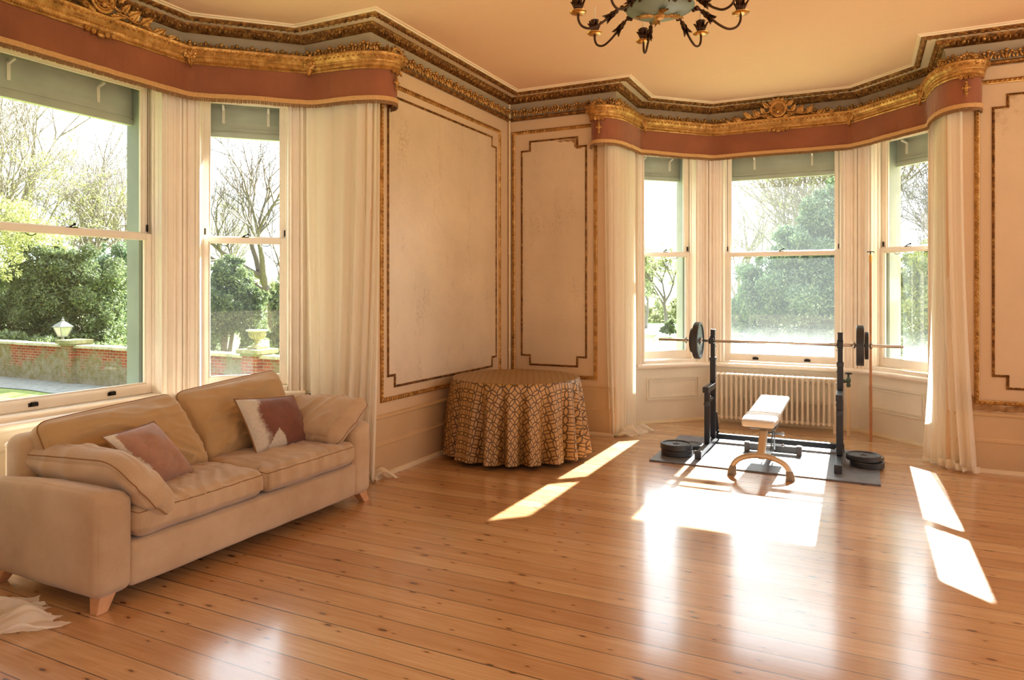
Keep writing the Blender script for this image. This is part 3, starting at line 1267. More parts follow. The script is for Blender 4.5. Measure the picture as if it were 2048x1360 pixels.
def wall_panel(num, label, mp, so0, so1, zo0, zo1, ins, e, field='field'):
    r = thing('trim_%d' % num, label, 'panel moulding', kind='structure')
    f = MB()
    s0, s1, z0, z1 = so0 + ins, so1 - ins, zo0 + ins + 0.01, zo1 - ins - 0.005
    poly = notched(s0, s1, z0, z1, e)
    n = len(poly)
    vs = [mp(a, c, 0.004) for a, c in poly]
    f.add(vs, [tuple(range(n))])
    f.build('panel_field', M[field], r, smooth=0)
    m = MB()
    out = [(so0, zo0), (so1, zo0), (so1, zo1), (so0, zo1)]
    loop_sweep(m, out, [(0, 0), (0.002, 0.012), (0.008, 0.016), (0.012, 0.008), (0.028, 0.010), (0.032, 0.016), (0.038, 0.012), (0.04, 0)], mp)
    for i in range(4):
        a = Vector(out[i])
        b2 = Vector(out[(i + 1) % 4])
        d = (b2 - a)
        L = d.length
        d.normalize()
        nn = Vector((-d.y, d.x))
        cnt = int(L / 0.036)
        for j in range(cnt):
            c = a + d * (L * (j + 0.5) / cnt) + nn * 0.02
            p = Vector(mp(c.x, c.y, 0.012))
            t = (Vector(mp(c.x + d.x * 0.8 + nn.x * 0.6, c.y + d.y * 0.8 + nn.y * 0.6, 0.012)) - p).normalized()
            h = (Vector(mp(c.x, c.y, 1.0)) - p).normalized()
            R = Matrix((t, h.cross(t), h)).transposed().to_4x4()
            m.ball(p, 0.0145, (1.25, 0.62, 0.62), 6, 4, R)
    m.build('rope_moulding', M['gilt'], r, smooth=60)
    m = MB()
    loop_sweep(m, poly, [(0, 0), (0.002, 0.010), (0.009, 0.013), (0.012, 0.007), (0.018, 0.011), (0.022, 0.008), (0.024, 0)], mp)
    for i in range(n):
        a = Vector(poly[i])
        b2 = Vector(poly[(i + 1) % n])
        d = (b2 - a)
        L = d.length
        d.normalize()
        nn = Vector((-d.y, d.x))
        cnt = max(1, int(L / 0.024))
        for j in range(cnt):
            c = a + d * (L * (j + 0.5) / cnt) + nn * 0.012
            m.ball(Vector(mp(c.x, c.y, 0.010)), 0.0075, (1, 1, 1), 5, 3)
    m.build('inner_moulding', M['gilt_dark'], r, smooth=60)
    return r


# on the left wall s runs toward the corner (s = y); on the back wall s = x
wall_panel(4, 'gilded moulding framing the widest aged panel, between sofa curtain and corner', lambda s, z, h: (h, s, z), -2.475, -0.225, 0.625, 3.415, 0.10, 0.10)
wall_panel(5, 'gilded moulding framing the narrow panel above the round table', lambda s, z, h: (s, -h, z), 0.04, 1.088, 0.60, 3.435, 0.118, 0.105)
wall_panel(6, 'gilded moulding framing the damp-stained panel beyond the gym curtain', lambda s, z, h: (s, -h, z), 4.588, 7.2, 0.59, 3.435, 0.13, 0.105, 'field_damp')

# damp: bare, flaking plaster under and beside the right-hand panel
t = NT('bare_damp_plaster')
co = t.coord()
n1 = t.noise(co, 7, 8, 0.72)
col = t.ramp(t.noise(co, 16, 6, 0.7), [(0.3, S((118, 84, 54))), (0.55, S((168, 130, 88))), (0.75, S((200, 160, 112)))])
bs = t.bsdf(col, 0.85, 0, 0.2, n1, 0.01)
M['damp'] = t.done(bs)
m = MB()
rnd = random.Random(5)
top = [(4.44 + 0.06 * i, 0.585 + (0.10 if i < 3 else 0) + rnd.uniform(-0.008, 0.008) + (0.16 if i == 1 else 0)) for i in range(44)]
bot = [(4.46 + 0.06 * i, 0.532 + rnd.uniform(-0.004, 0.010)) for i in range(44)]
vs = [(x, -0.003, z) for x, z in top] + [(x, -0.003, z) for x, z in bot]
m.add(vs, [(i, i + 1, 44 + i + 1, 44 + i) for i in range(43)])
o = m.build('trim_7', M['damp'], smooth=0)
struct(o, 'strip of bare damp plaster under the damp-stained panel', 'plaster patch')
m = MB()
ring = [(0.62, 3.278), (0.68, 3.262), (0.72, 3.270), (0.77, 3.256), (0.81, 3.262), (0.84, 3.236), (0.846, 3.19), (0.875, 3.168), (0.94, 3.172), (0.945, 3.186), (0.888, 3.196), (0.884, 3.286)]
m.add([(x - 0.026, -0.0055, z) for x, z in ring], [tuple(range(len(ring)))])
o = m.build('trim_8', M['damp'], smooth=0)
struct(o, 'small flaked patch at the top of the panel above the table', 'plaster patch')

# pipe in the corner
m = MB()
m.tube([(0.022, -0.03, 0.0), (0.022, -0.03, 3.78)], 0.014, 10)
pp = m.build('heating_pipe', M['pipe'], smooth=60)
tag(pp, 'thin painted pipe rising in the corner between the two gilded panels', 'pipe')
for z in (0.9, 2.02, 2.9):
    m = MB()
    m.tube([(0.022, -0.03, z - 0.012), (0.022, -0.03, z + 0.012)], 0.019, 10)
    m.box(0.0, 0.022, -0.035, -0.025, z - 0.008, z + 0.008)
    m.build('clip', M['pipe'], pp, smooth=40)

# ================================================================== PELMETS
def leafmesh(m, base, direction, up, L, Wd, curl=0.25, lobes=5, th=0.012):
    """carved acanthus leaf: a ribbed, lobed blade bending away from its plane"""
    d = Vector(direction).normalized()
    u = Vector(up).normalized()
    s = d.cross(u).normalized()
    u = s.cross(d)
    b = Vector(base)
    nu, nv = 8, 10
    o = len(m.v)
    for side in (1, -1):
        for j in range(nv + 1):
            t = j / nv
            w = Wd * math.sin(PI * (0.12 + 0.88 * t) ** 0.8) * (1 + 0.22 * math.cos(2 * PI * lobes * t))
            if j == nv:
                w = 0.004
            for i in range(nu + 1):
                x = (i / nu - 0.5) * 2
                z = curl * L * t * t + th * (1 - x * x) * side + 0.004 * math.cos(x * 9) * (1 if side > 0 else 0)
                m.v.append(tuple(b + d * (L * t * (1 - 0.18 * x * x)) + s * (w * x * 0.5) + u * z))
    k = nu + 1
    half = (nv + 1) * k
    for j in range(nv):
        for i in range(nu):
            a = o + j * k + i
            m.f.append((a, a + 1, a + k + 1, a + k))
            a += half
            m.f.append((a, a + k, a + k + 1, a + 1))
    for j in range(nv):
        for i in (0, nu):
            a = o + j * k + i
            m.f.append((a, a + k, a + k + half, a + half))


def rosette(m, c, n, r):
    n = Vector(n).normalized()
    z = Vector((0, 0, 1))
    s = z.cross(n).normalized()
    R = Matrix((s, n, z)).transposed().to_4x4()
    for k in range(9):
        a = 2 * PI * k / 9
        d = s * math.cos(a) + z * math.sin(a)
        m.ball(Vector(c) + d * r * 0.62, r * 0.34, (1, 0.7, 1), 8, 5, R)
        e = s * math.cos(a + 0.35) + z * math.sin(a + 0.35)
        m.ball(Vector(c) + e * r * 0.86, r * 0.16, (1, 0.7, 1), 6, 4, R)
    m.ball(Vector(c) + n * r * 0.1, r * 0.5, (1, 0.6, 1), 10, 6, R)
    m.ball(Vector(c) + n * r * 0.42, r * 0.2, n=8, m=5)
    for k in range(6):
        a = 2 * PI * k / 6
        m.ball(Vector(c) + (s * math.cos(a) + z * math.sin(a)) * r * 0.34 + n * r * 0.3, r * 0.13, n=6, m=4)


ZG, ZF = 3.445, 3.168


def make_pelmet(side, label, skip_left_corner=False):
    b = BAYS[side]
    vc = b['v0'] - 0.17
    r = thing('pelmet', label, 'pelmet', b['loc'], b['rz'], group='gilt and terracotta bay pelmets')
    lobe = [(1.80, 0.0), (1.803, -0.04), (1.765, -0.115), (1.69, -0.155), (1.60, -0.125), (1.525, -0.035), (1.475, 0.10), (1.445, 0.32), (1.43, vc - 0.72)]
    R = [(p.x, p.y) for p in catmull([Vector((x, y, 0)) for x, y in lobe], 5)]
    Lf = [(-x, y) for x, y in R[::-1]]
    path = R + [(0.76, vc), (-0.76, vc)] + Lf
    # carved gilt cornice
    m = MB()
    m.sweep(path, [(-0.02, ZG), (0.014, ZG), (0.022, ZG + 0.008), (0.016, ZG + 0.018), (0.014, ZG + 0.024), (0.022, ZG + 0.032), (0.022, ZG + 0.056),
                   (0.030, ZG + 0.062), (0.030, ZG + 0.072), (0.036, ZG + 0.078), (0.058, ZG + 0.104), (0.066, ZG + 0.118), (0.066, ZG + 0.130), (0.056, ZG + 0.138), (-0.02, ZG + 0.138)])
    fine = resample([Vector((x, y, 0)) for x, y in path], 0.044)
    for p, d in fine[1:-1]:
        n = Vector((-d.y, d.x, 0))
        RR = Matrix((d, n, Vector((0, 0, 1)))).transposed().to_4x4()
        RT = RR @ Matrix.Rotation(0.75, 4, 'X')
        m.ball(p + n * 0.054 + Vector((0, 0, ZG + 0.100)), 0.016, (0.75, 0.5, 1.3), 7, 5, RT)
        m.ball(p + d * 0.022 + n * 0.062 + Vector((0, 0, ZG + 0.112)), 0.008, (0.8, 1, 1.2), 5, 3)
    for p, d in resample([Vector((x, y, 0)) for x, y in path], 0.019)[1:-1]:
        n = Vector((-d.y, d.x, 0))
        m.ball(p + n * 0.021 + Vector((0, 0, ZG + 0.045)), 0.007, (0.9, 0.8, 1.4), 5, 3)
        m.ball(p + n * 0.016 + Vector((0, 0, ZG + 0.021)), 0.0055, (1, 1, 1), 5, 3)
    m.build('gilt_cornice', M['gilt'], r, smooth=45)
    # cloth
    P3 = [Vector((x, y, 0)) for x, y in path]
    fr = resample(P3, 0.028)
    # soften the corners of the hanging cloth
    pos = [p.copy() for p, d in fr]
    for it in range(2):
        pos = [pos[0]] + [(pos[i - 1] + pos[i] * 2 + pos[i + 1]) / 4 for i in range(1, len(pos) - 1)] + [pos[-1]]
    N = len(pos)
    nor = []
    for i in range(N):
        d = (pos[min(N - 1, i + 1)] - pos[max(0, i - 1)]).normalized()
        nor.append(Vector((-d.y, d.x, 0)))
    sd = 3.1 if side == 'back' else 8.4

    def cloth(i, t):
        z = ZG + 0.03 - t * (ZG + 0.03 - ZF - 0.03)
        a = t ** 1.5
        w = NZ.noise(Vector((i * 0.10, t * 1.2, sd))) * 0.018 * a + NZ.noise(Vector((i * 0.45, t * 0.6, sd + 4))) * 0.007 * a
        sag = NZ.noise(Vector((i * 0.06, 0, sd + 9))) * 0.006 * t
        q = pos[i] + nor[i] * (w + 0.004)
        return (q.x, q.y, z + sag)
    m = MB()
    nv = 12
    for j in range(nv + 1):
        for i in range(N):
            m.v.append(cloth(i, j / nv))
    for j in range(nv):
        for i in range(N - 1):
            a = j * N + i
            m.f.append((a, a + 1, a + N + 1, a + N))
    o = m.build('cloth_valance', M['velvet'], r, smooth=180)
    so = o.modifiers.new('thickness', 'SOLIDIFY')
    so.thickness = 0.006
    # braid and fringe
    m = MB()
    low = [Vector(cloth(i, 1.0)) for i in range(N)]
    for dz, rr in ((0.012, 0.009), (0.0, 0.008), (-0.010, 0.007)):
        m.tube([low[i] + nor[i] * 0.008 + Vector((0, 0, dz)) for i in range(N)], rr, 6)
    m.build('braid', M['braid'], r, smooth=60)
    m = MB()
    th = resample([low[i] + nor[i] * 0.004 for i in range(N)], 0.0066)
    rnd = random.Random(int(sd * 10))
    for i, (p, d) in enumerate(th):
        n = Vector((-d.y, d.x, 0)).normalized()
        a = p + Vector((0, 0, -0.008))
        e = a + Vector((0, 0, -0.038 + rnd.uniform(-0.003, 0.003))) + n * rnd.uniform(-0.003, 0.003) + d * rnd.uniform(-0.002, 0.002)
        m.tube([a, (a + e) / 2 + n * 0.002, e], 0.0042, 4, caps=False)
    m.build('fringe', M['fringe'], r, smooth=60)
    # rosettes over the joints
    spots = [(1.43, vc - 0.71, (-0.9, -0.4)), (-1.43, vc - 0.71, (0.9, -0.4)), (0.76, vc, (-0.38, -0.92))]
    if not skip_left_corner:
        spots.append((-0.76, vc, (0.38, -0.92)))
    for (u, v, n) in spots:
        n3 = Vector((n[0], n[1], 0)).normalized()
        m = MB()
        c = Vector((u, v, ZG + 0.082)) + n3 * 0.06
        rosette(m, c, n3, 0.062)
        leafmesh(m, c + Vector((0, 0, -0.045)), (0, 0, -1), n3, 0.085, 0.05, 0.1, 3, 0.012)
        m.ball(c + Vector((0, 0, 0.062)) - n3 * 0.01, 0.02, n=8, m=5)
        m.build('rosette', M['gilt'], r, smooth=60)
    # crest over each end lobe, with its pendant
    for s in (1, -1):
        c = Vector((s * 1.68, -0.155, ZG + 0.13))
        n3 = Vector((s * -0.15, -1, 0)).normalized()
        sd3 = Vector((0, 0, 1)).cross(n3)
        m = MB()
        for k in range(9):
            a = (k - 4) / 4 * 1.25
            d = Vector((0, 0, 1)) * math.cos(a) + sd3 * math.sin(a)
            leafmesh(m, c - n3 * 0.02 + Vector((0, 0, -0.03)) + sd3 * (k - 4) * 0.012, d, n3, 0.135 if k % 2 == 0 else 0.115, 0.052, 0.16, 2, 0.012)
        m.ball(c + n3 * 0.0 + Vector((0, 0, -0.01)), 0.042, (1.3, 0.8, 0.9), 10, 6)
        for k in range(7):
            a = (k - 3) / 3 * 1.2
            m.ball(c + n3 * 0.02 + (Vector((0, 0, 1)) * math.cos(a) + sd3 * math.sin(a)) * 0.06, 0.016, n=7, m=4)
        m.build('lobe_crest', M['gilt'], r, smooth=60)
        m = MB()
        q = Vector((s * 1.675, -0.155, ZG)) + n3 * 0.02
        for k in (-1, 0, 1):
            leafmesh(m, q + sd3 * k * 0.03 + Vector((0, 0, 0.012)), Vector((0, 0, -1)) + sd3 * k * 0.4, n3, 0.055, 0.04, 0.1, 2, 0.008)
        for (z, rr) in ((-0.05, 0.010), (-0.075, 0.014), (-0.098, 0.020), (-0.122, 0.012), (-0.146, 0.014), (-0.168, 0.007)):
            m.ball(q + Vector((0, 0, z)), rr, (1, 0.7, 1.1), 8, 5)
        for k in (-1, 1):
            m.ball(q + sd3 * k * 0.022 + Vector((0, 0, -0.098)), 0.012, (1.1, 0.6, 0.8), 7, 4)
        m.build('pendant', M['gilt'], r, smooth=60)
    # great central crest
    m = MB()
    n3 = Vector((0, -1, 0))
    c = Vector((0, vc - 0.05, ZG + 0.235))
    m.tube([c + Vector((0.078 * math.cos(2 * PI * k / 28), 0, 0.082 * math.sin(2 * PI * k / 28))) for k in range(28)], 0.017, 8, closed=True)
    m.tube([c + Vector((0.058 * math.cos(2 * PI * k / 24), -0.01, 0.062 * math.sin(2 * PI * k / 24))) for k in range(24)], 0.008, 6, closed=True)
    m.lathe([(0.06, -0.01), (0.06, 0.0), (0.0, 0.004)], 20, Matrix.Translation(c) @ Matrix.Rotation(PI / 2, 4, 'X'))
    for k in range(7):
        a = -0.2 + (PI + 0.4) * k / 6
        leafmesh(m, c + Vector((0, -0.008, -0.03)), (math.cos(a), 0, math.sin(a)), n3, 0.075, 0.03, 0.1, 1, 0.008)
    m.ball(c + Vector((0, -0.02, -0.032)), 0.022, n=8, m=5)
    for k in range(5):
        a = PI / 2 + (k - 2) * 0.42
        leafmesh(m, c + Vector((0.075 * math.cos(a), 0, 0.08 * math.sin(a))), (math.cos(a), 0, math.sin(a)), n3, 0.075, 0.046, 0.2, 2, 0.012)
    for s in (1, -1):
        # scrolls beside the cartouche
        sp = []
        for k in range(22):
            a = k / 21 * 1.5 * PI
            rr = 0.055 - 0.042 * k / 21
            sp.append(c + Vector((s * (0.135 + rr * math.cos(a + 2.2)), 0, 0.0 + rr * math.sin(a + 2.2))))
        m.tube(sp, [0.014 - 0.006 * k / 21 for k in range(22)], 7)
        sp = [c + Vector((s * x, 0, z)) for x, z in ((0.09, -0.09), (0.17, -0.055), (0.25, -0.075), (0.33, -0.07), (0.42, -0.10), (0.5, -0.098), (0.58, -0.108))]
        sp = catmull(sp, 5)
        m.tube(sp, [0.015 - 0.009 * k / (len(sp) - 1) for k in range(len(sp))], 6)
        for (x, z, dx, dz, L, Wd) in ((0.11, 0.03, 0.8, 0.75, 0.10, 0.06), (0.15, -0.04, 0.5, 0.9, 0.10, 0.055), (0.20, -0.05, 0.85, 0.6, 0.12, 0.06),
                                      (0.24, -0.07, 0.35, 0.9, 0.095, 0.055), (0.30, -0.075, 0.8, 0.7, 0.13, 0.065), (0.35, -0.07, 0.2, 0.95, 0.075, 0.045),
                                      (0.41, -0.10, 0.9, 0.5, 0.10, 0.05), (0.47, -0.10, 0.4, 0.8, 0.06, 0.04), (0.53, -0.10, 0.95, 0.3, 0.08, 0.035),
                                      (0.10, -0.07, 0.9, -0.1, 0.09, 0.05), (0.06, -0.10, 0.9, 0.2, 0.09, 0.05)):
            leafmesh(m, c + Vector((s * x, -0.004, z)), (s * dx, -0.15, dz), n3, L, Wd, 0.22, 3, 0.013)
    for k in (-2, -1, 0, 1, 2):
        leafmesh(m, Vector((k * 0.045, vc - 0.024, ZG + 0.018)), (k * 0.35, 0, -1), n3, 0.06 - abs(k) * 0.008, 0.045, 0.12, 2, 0.01)
    m.ball(Vector((0, vc - 0.035, ZG - 0.012)), 0.022, (1.4, 0.7, 0.8), 8, 5)
    m.build('central_crest', M['gilt'], r, smooth=60)
    return r


make_pelmet('left', 'gilt pelmet with dark terracotta valance above the sofa windows')
make_pelmet('back', 'gilt pelmet with terracotta valance above the gym bay windows', True)


# ================================================================== SHEER CURTAINS
def curtain(name, label, top, bot, ztop, pleats, amp0, amp1, pool, seed, nu=220, nv=54, swing=0.0, pool_spread=0.10, hem=0.0):
    top = catmull([Vector((x, y, 0)) for x, y in top], 10)
    bot = catmull([Vector((x, y, 0)) for x, y in bot], 10)

    def pt(C, s):
        k = min(len(C) - 1.0001, s * (len(C) - 1))
        i = int(k)
        return C[i].lerp(C[i + 1], k - i)

    def nrm(C, s):
        d = pt(C, min(1, s + 0.03)) - pt(C, max(0, s - 0.03))
        d.normalize()
        return Vector((-d.y, d.x, 0))
    pool = Vector((pool[0], pool[1], 0))
    np_rows = 12
    m = MB()
    for j in range(nv + np_rows + 1):
        fall = min(1.0, j / nv)
        e = fall ** 2.2
        over = max(0.0, (j - nv) / np_rows)
        for i in range(nu + 1):
            s = i / nu
            p = pt(top, s).lerp(pt(bot, s), e)
            n = nrm(top, s).lerp(nrm(bot, s), e).normalized()
            amp = amp0 + (amp1 - amp0) * e
            ph = 2 * PI * pleats * (s + 0.05 * math.sin(5 * s + seed) + 0.03 * NZ.noise(Vector((s * 6, fall * 1.3, seed))))
            w = math.sin(ph) + 0.30 * math.sin(2.3 * ph + seed)
            w *= 0.75 + 0.5 * NZ.noise(Vector((s * 5, fall * 2.0, seed + 7)))
            p = p + n * (amp * w)
            p += n * swing * math.sin(PI * fall) * (0.5 + 0.5 * NZ.noise(Vector((s * 2, 1, seed))))
            z = ztop * (1 - fall) + 0.012
            if over > 0 or fall > 0.97:
                k = NZ.noise(Vector((s * 5, over * 1.6, seed + 3)))
                k2 = NZ.noise(Vector((s * 12, over * 3, seed + 5)))
                spread = 1 + pool_spread * NZ.noise(Vector((s * 3.2, 0.3, seed + 11))) * 2
                q = pool * (over * spread)
                side = Vector((-pool.y, pool.x, 0)) * (0.30 * k * over)
                p = p + q + side
                lift = (0.055 * math.sin(PI * min(1, over * 1.15)) * (0.75 + 1.3 * k) + 0.030 * abs(k2)) * (1.0 if over > 0 else 0.0)
                z = 0.014 + max(0.0, lift)
            m.v.append((p.x, p.y, z))
    k = nu + 1
    for j in range(nv + np_rows):
        for i in range(nu):
            a = j * k + i
            m.f.append((a, a + 1, a + k + 1, a + k))
    o = m.build(name, M['sheer'], None, smooth=180, fix=False)
    tag(o, label, 'curtain', 'sheer cream window curtains')
    return o


curtain('sheer_curtain', 'sheer cream curtain between the canted window and the round table, behind the sofa arm',
        [(-0.64, -2.685), (-0.45, -2.65), (-0.15, -2.64), (0.0, -2.595), (0.05, -2.54)], [(-0.45, -2.80), (-0.20, -2.74), (0.075, -2.65)], 3.24, 7, 0.020, 0.030, (0.14, 0.17), 1.3)
curtain('sheer_curtain', 'slim sheer cream curtain between the gilded corner panel and the barbell, trailing on the floor',
        [(1.19, -0.055), (1.285, -0.04), (1.335, 0.10), (1.345, 0.36), (1.372, 0.52)], [(1.25, -0.05), (1.315, 0.02), (1.35, 0.18), (1.40, 0.44)], 3.24, 6, 0.020, 0.026, (0.20, 0.04), 2.9)
curtain('sheer_curtain', 'full sheer cream curtain beside the damp-stained panel, parted near its foot',
        [(4.338, 0.54), (4.350, 0.36), (4.352, 0.10), (4.40, -0.045), (4.495, -0.06)], [(4.235, 0.24), (4.34, 0.06), (4.47, -0.07), (4.60, -0.10)], 3.24, 6, 0.014, 0.040, (0.01, -0.07), 4.4)
curtain('sheer_curtain', 'sheer cream curtain end spilled on the floor beside the near sofa arm',
        [(-0.64, -5.605), (-0.45, -5.64), (-0.15, -5.65), (0.0, -5.695), (0.05, -5.75)], [(-0.30, -5.50), (-0.05, -5.54), (0.13, -5.60)], 3.24, 6, 0.022, 0.034, (0.19, 0.25), 6.1)

# ================================================================== FURNITURE
def wmat(o):
    Mx = Matrix.Translation(o.location) @ o.rotation_euler.to_matrix().to_4x4()
    return wmat(o.parent) @ Mx if o.parent else Mx


def wbuild(m, name, mat, parent, **kw):
    """mesh written in room coordinates, stored in its parent's"""
    inv = wmat(parent).inverted()
    m.v = [tuple(inv @ Vector(p)) for p in m.v]
    return m.build(name, mat, parent, **kw)


def rbox(m, size, r, n, place, puff=(0, 0, 0), wrinkle=None):
    """soft rounded box; place maps a local point to the room"""
    hx, hy, hz = size[0] / 2, size[1] / 2, size[2] / 2
    h = Vector((hx, hy, hz))
    faces = []
    for ax in range(3):
        for sg in (-1, 1):
            faces.append((ax, sg))
    idx = {}

    def pos(p):
        q = Vector((p[0] * hx, p[1] * hy, p[2] * hz))
        inn = Vector([max(-h[i] + r, min(h[i] - r, q[i])) for i in range(3)])
        d = q - inn
        if d.length > 1e-9:
            d.normalize()
            q = inn + d * r
        else:
            d = Vector((0, 0, 1))
        nrm = Vector(d)
        a, b, c = (1 - p[0] ** 2), (1 - p[1] ** 2), (1 - p[2] ** 2)
        q = Vector((q.x + puff[0] * p[0] * math.sqrt(b * c) if b * c > 0 else q.x, q.y + (puff[1] * p[1] * math.sqrt(a * c) if a * c > 0 else 0),
                    q.z + (puff[2] * p[2] * (a * b) ** 0.6 if a * b > 0 else 0)))
        if wrinkle:
            q = q + nrm * wrinkle(p, q)
        return place(q)

    def vert(p):
        key = (round(p[0], 5), round(p[1], 5), round(p[2], 5))
        if key in idx:
            return idx[key]
        o = len(m.v)
        m.v.append(tuple(pos(p)))
        idx[key] = o
        return o
    # denser rows near the edges
    def row(i, k, half):
        t = -1 + 2 * i / k
        return t
    dims = [max(4, int(n * size[i])) for i in range(3)]

    def ticks(k, hh):
        e = r / hh
        e = min(e, 0.9)
        inner = [(-1 + e) + (2 - 2 * e) * i / max(1, k) for i in range(k + 1)]
        edge = [-1, -1 + e * 0.08, -1 + e * 0.3, -1 + e * 0.62]
        return edge + inner + [-x for x in reversed(edge)]
    T = [ticks(dims[i], (hx, hy, hz)[i]) for i in range(3)]
    for ax, sg in faces:
        u, v = (ax + 1) % 3, (ax + 2) % 3
        tu, tv = T[u], T[v]
        for i in range(len(tu) - 1):
            for j in range(len(tv) - 1):
                q = []
                for (a, b) in ((i, j), (i + 1, j), (i + 1, j + 1), (i, j + 1)):
                    p = [0, 0, 0]
                    p[ax] = sg
                    p[u] = tu[a]
                    p[v] = tv[b]
                    q.append(vert(p))
                if sg < 0:
                    q = q[::-1]
                m.f.append(tuple(q))
    return pos


def ridged(x, y, s):
    return (1 - abs(NZ.noise(Vector((x, y, s))) * 2.2)) ** 2


def patch(corners, W, H):
    """maps a W x H x T box onto a four cornered patch (BL, BR, TR, TL), front face along its normal"""
    BL, BR, TR, TL = [Vector(c) for c in corners]
    nrm = ((BR - BL) + (TR - TL)).cross((TL - BL) + (TR - BR)).normalized()

    def f(q):
        u = q.x / W + 0.5
        v = q.y / H + 0.5
        p = BL * (1 - u) * (1 - v) + BR * u * (1 - v) + TR * u * v + TL * (1 - u) * v
        return p + nrm * q.z
    return f, nrm


def seam(m, pos, zc, rad, only=None, k=44):
    """piped seam following the soft boxing edge of a cushion"""
    per = [(-1 + 2 * i / k, -1) for i in range(k)] + [(1, -1 + 2 * i / k) for i in range(k)] + \
          [(1 - 2 * i / k, 1) for i in range(k)] + [(-1, 1 - 2 * i / k) for i in range(k)]
    m.tube([pos((x, y, zc)) for x, y in per], rad, 5, closed=True)


SO = thing('sofa', 'sand-coloured two-seat sofa with loose cushions standing before the bay window', 'sofa', (-0.12, -4.13, 0))
XF, XB = 0.36, -0.60
m = MB()
P = lambda cx, cy, cz: (lambda q: (q.x + cx, q.y + cy, q.z + cz))
rbox(m, (XF - XB - 0.06, 1.80, 0.235), 0.03, 14, P((XF + XB) / 2 + 0.03, -4.135, 0.197), (0.012, 0, 0),
     lambda p, q: 0.006 * NZ.noise(Vector((q.y * 5, q.z * 6, 3))))
wbuild(m, 'base', M['sofa'], SO, smooth=60)
m = MB()
rbox(m, (0.20, 2.0, 0.70), 0.07, 10, P(XB + 0.10, -4.13, 0.445), (0, 0, 0.0))
wbuild(m, 'back_frame', M['sofa'], SO, smooth=60)
for yc, s in ((-5.112, -1), (-3.162, 1)):
    m = MB()

    def pl(q, yc=yc, s=s):
        z = q.z + 0.345
        # the top slopes a little toward the seat and drops to the back
        k = max(0, (z - 0.30)) / 0.31
        z -= k * (0.055 * (0.5 + s * -1 * (-1) * (q.y / 0.2) * -1)) * 0.9
        x = q.x + (XF + XB) / 2
        z -= 0.03 * max(0, -(q.x) / 0.48) * k
        return (x, q.y + yc, z)
    rbox(m, (XF - XB, 0.205, 0.54), 0.05, 16, pl, (0.006, 0.008, 0.01), lambda p, q: 0.003 * NZ.noise(Vector((q.x * 7, q.y * 7, q.z * 7 + s))))
    wbuild(m, 'armrest', M['sofa'], SO, smooth=60)
# legs: tapered, raked blocks
for (x, y, sx, sy) in ((0.30, -5.15, 1, -1), (0.30, -3.11, 1, 1), (-0.53, -5.15, -1, -1), (-0.53, -3.11, -1, 1)):
    m = MB()
    a, b = 0.044, 0.028
    ox, oy = 0.012 * sx, 0.020 * sy
    vs = [(x + i * a - ox, y + j * a - oy, 0.088) for i, j in ((-1, -1), (1, -1), (1, 1), (-1, 1))] + \
         [(x + i * b + ox, y + j * b + oy, 0.0) for i, j in ((-1, -1), (1, -1), (1, 1), (-1, 1))]
    m.add(vs, [(0, 1, 2, 3), (7, 6, 5, 4), (0, 4, 5, 1), (1, 5, 6, 2), (2, 6, 7, 3), (3, 7, 4, 0)])
    wbuild(m, 'leg', M['leg_wood'], SO, smooth=0, bevel=0.004)
# seat cushions
for k, (ya, yb) in enumerate(((-5.005, -4.142), (-4.132, -3.27))):
    m = MB()
    W, H, T = 0.80, yb - ya, 0.165

    def wr(p, q, k=k):
        v = 0.010 * NZ.noise(Vector((q.x * 3, q.y * 4, k * 5.0)))
        cr = ridged(q.y * 11 + 1.5 * NZ.noise(Vector((q.x * 4, q.y * 4, 9 + k))), q.x * 3.0, k * 3.1)
        front = min(1, max(0, (q.x + 0.30) / 0.45))
        return v + 0.019 * cr * (0.3 + 0.7 * front) * (1 if p[2] > -0.5 else 0) - 0.008
    pos = rbox(m, (W, H, T), 0.052, 46, P(-0.02, (ya + yb) / 2, 0.40), (0.022, 0.006, 0.022), wr)
    sc = wbuild(m, 'seat_cushion', M['sofa'], SO, smooth=180)
    m = MB()
    seam(m, pos, 0.72, 0.0032)
    wbuild(m, 'piping', M['piping'], sc, smooth=60)
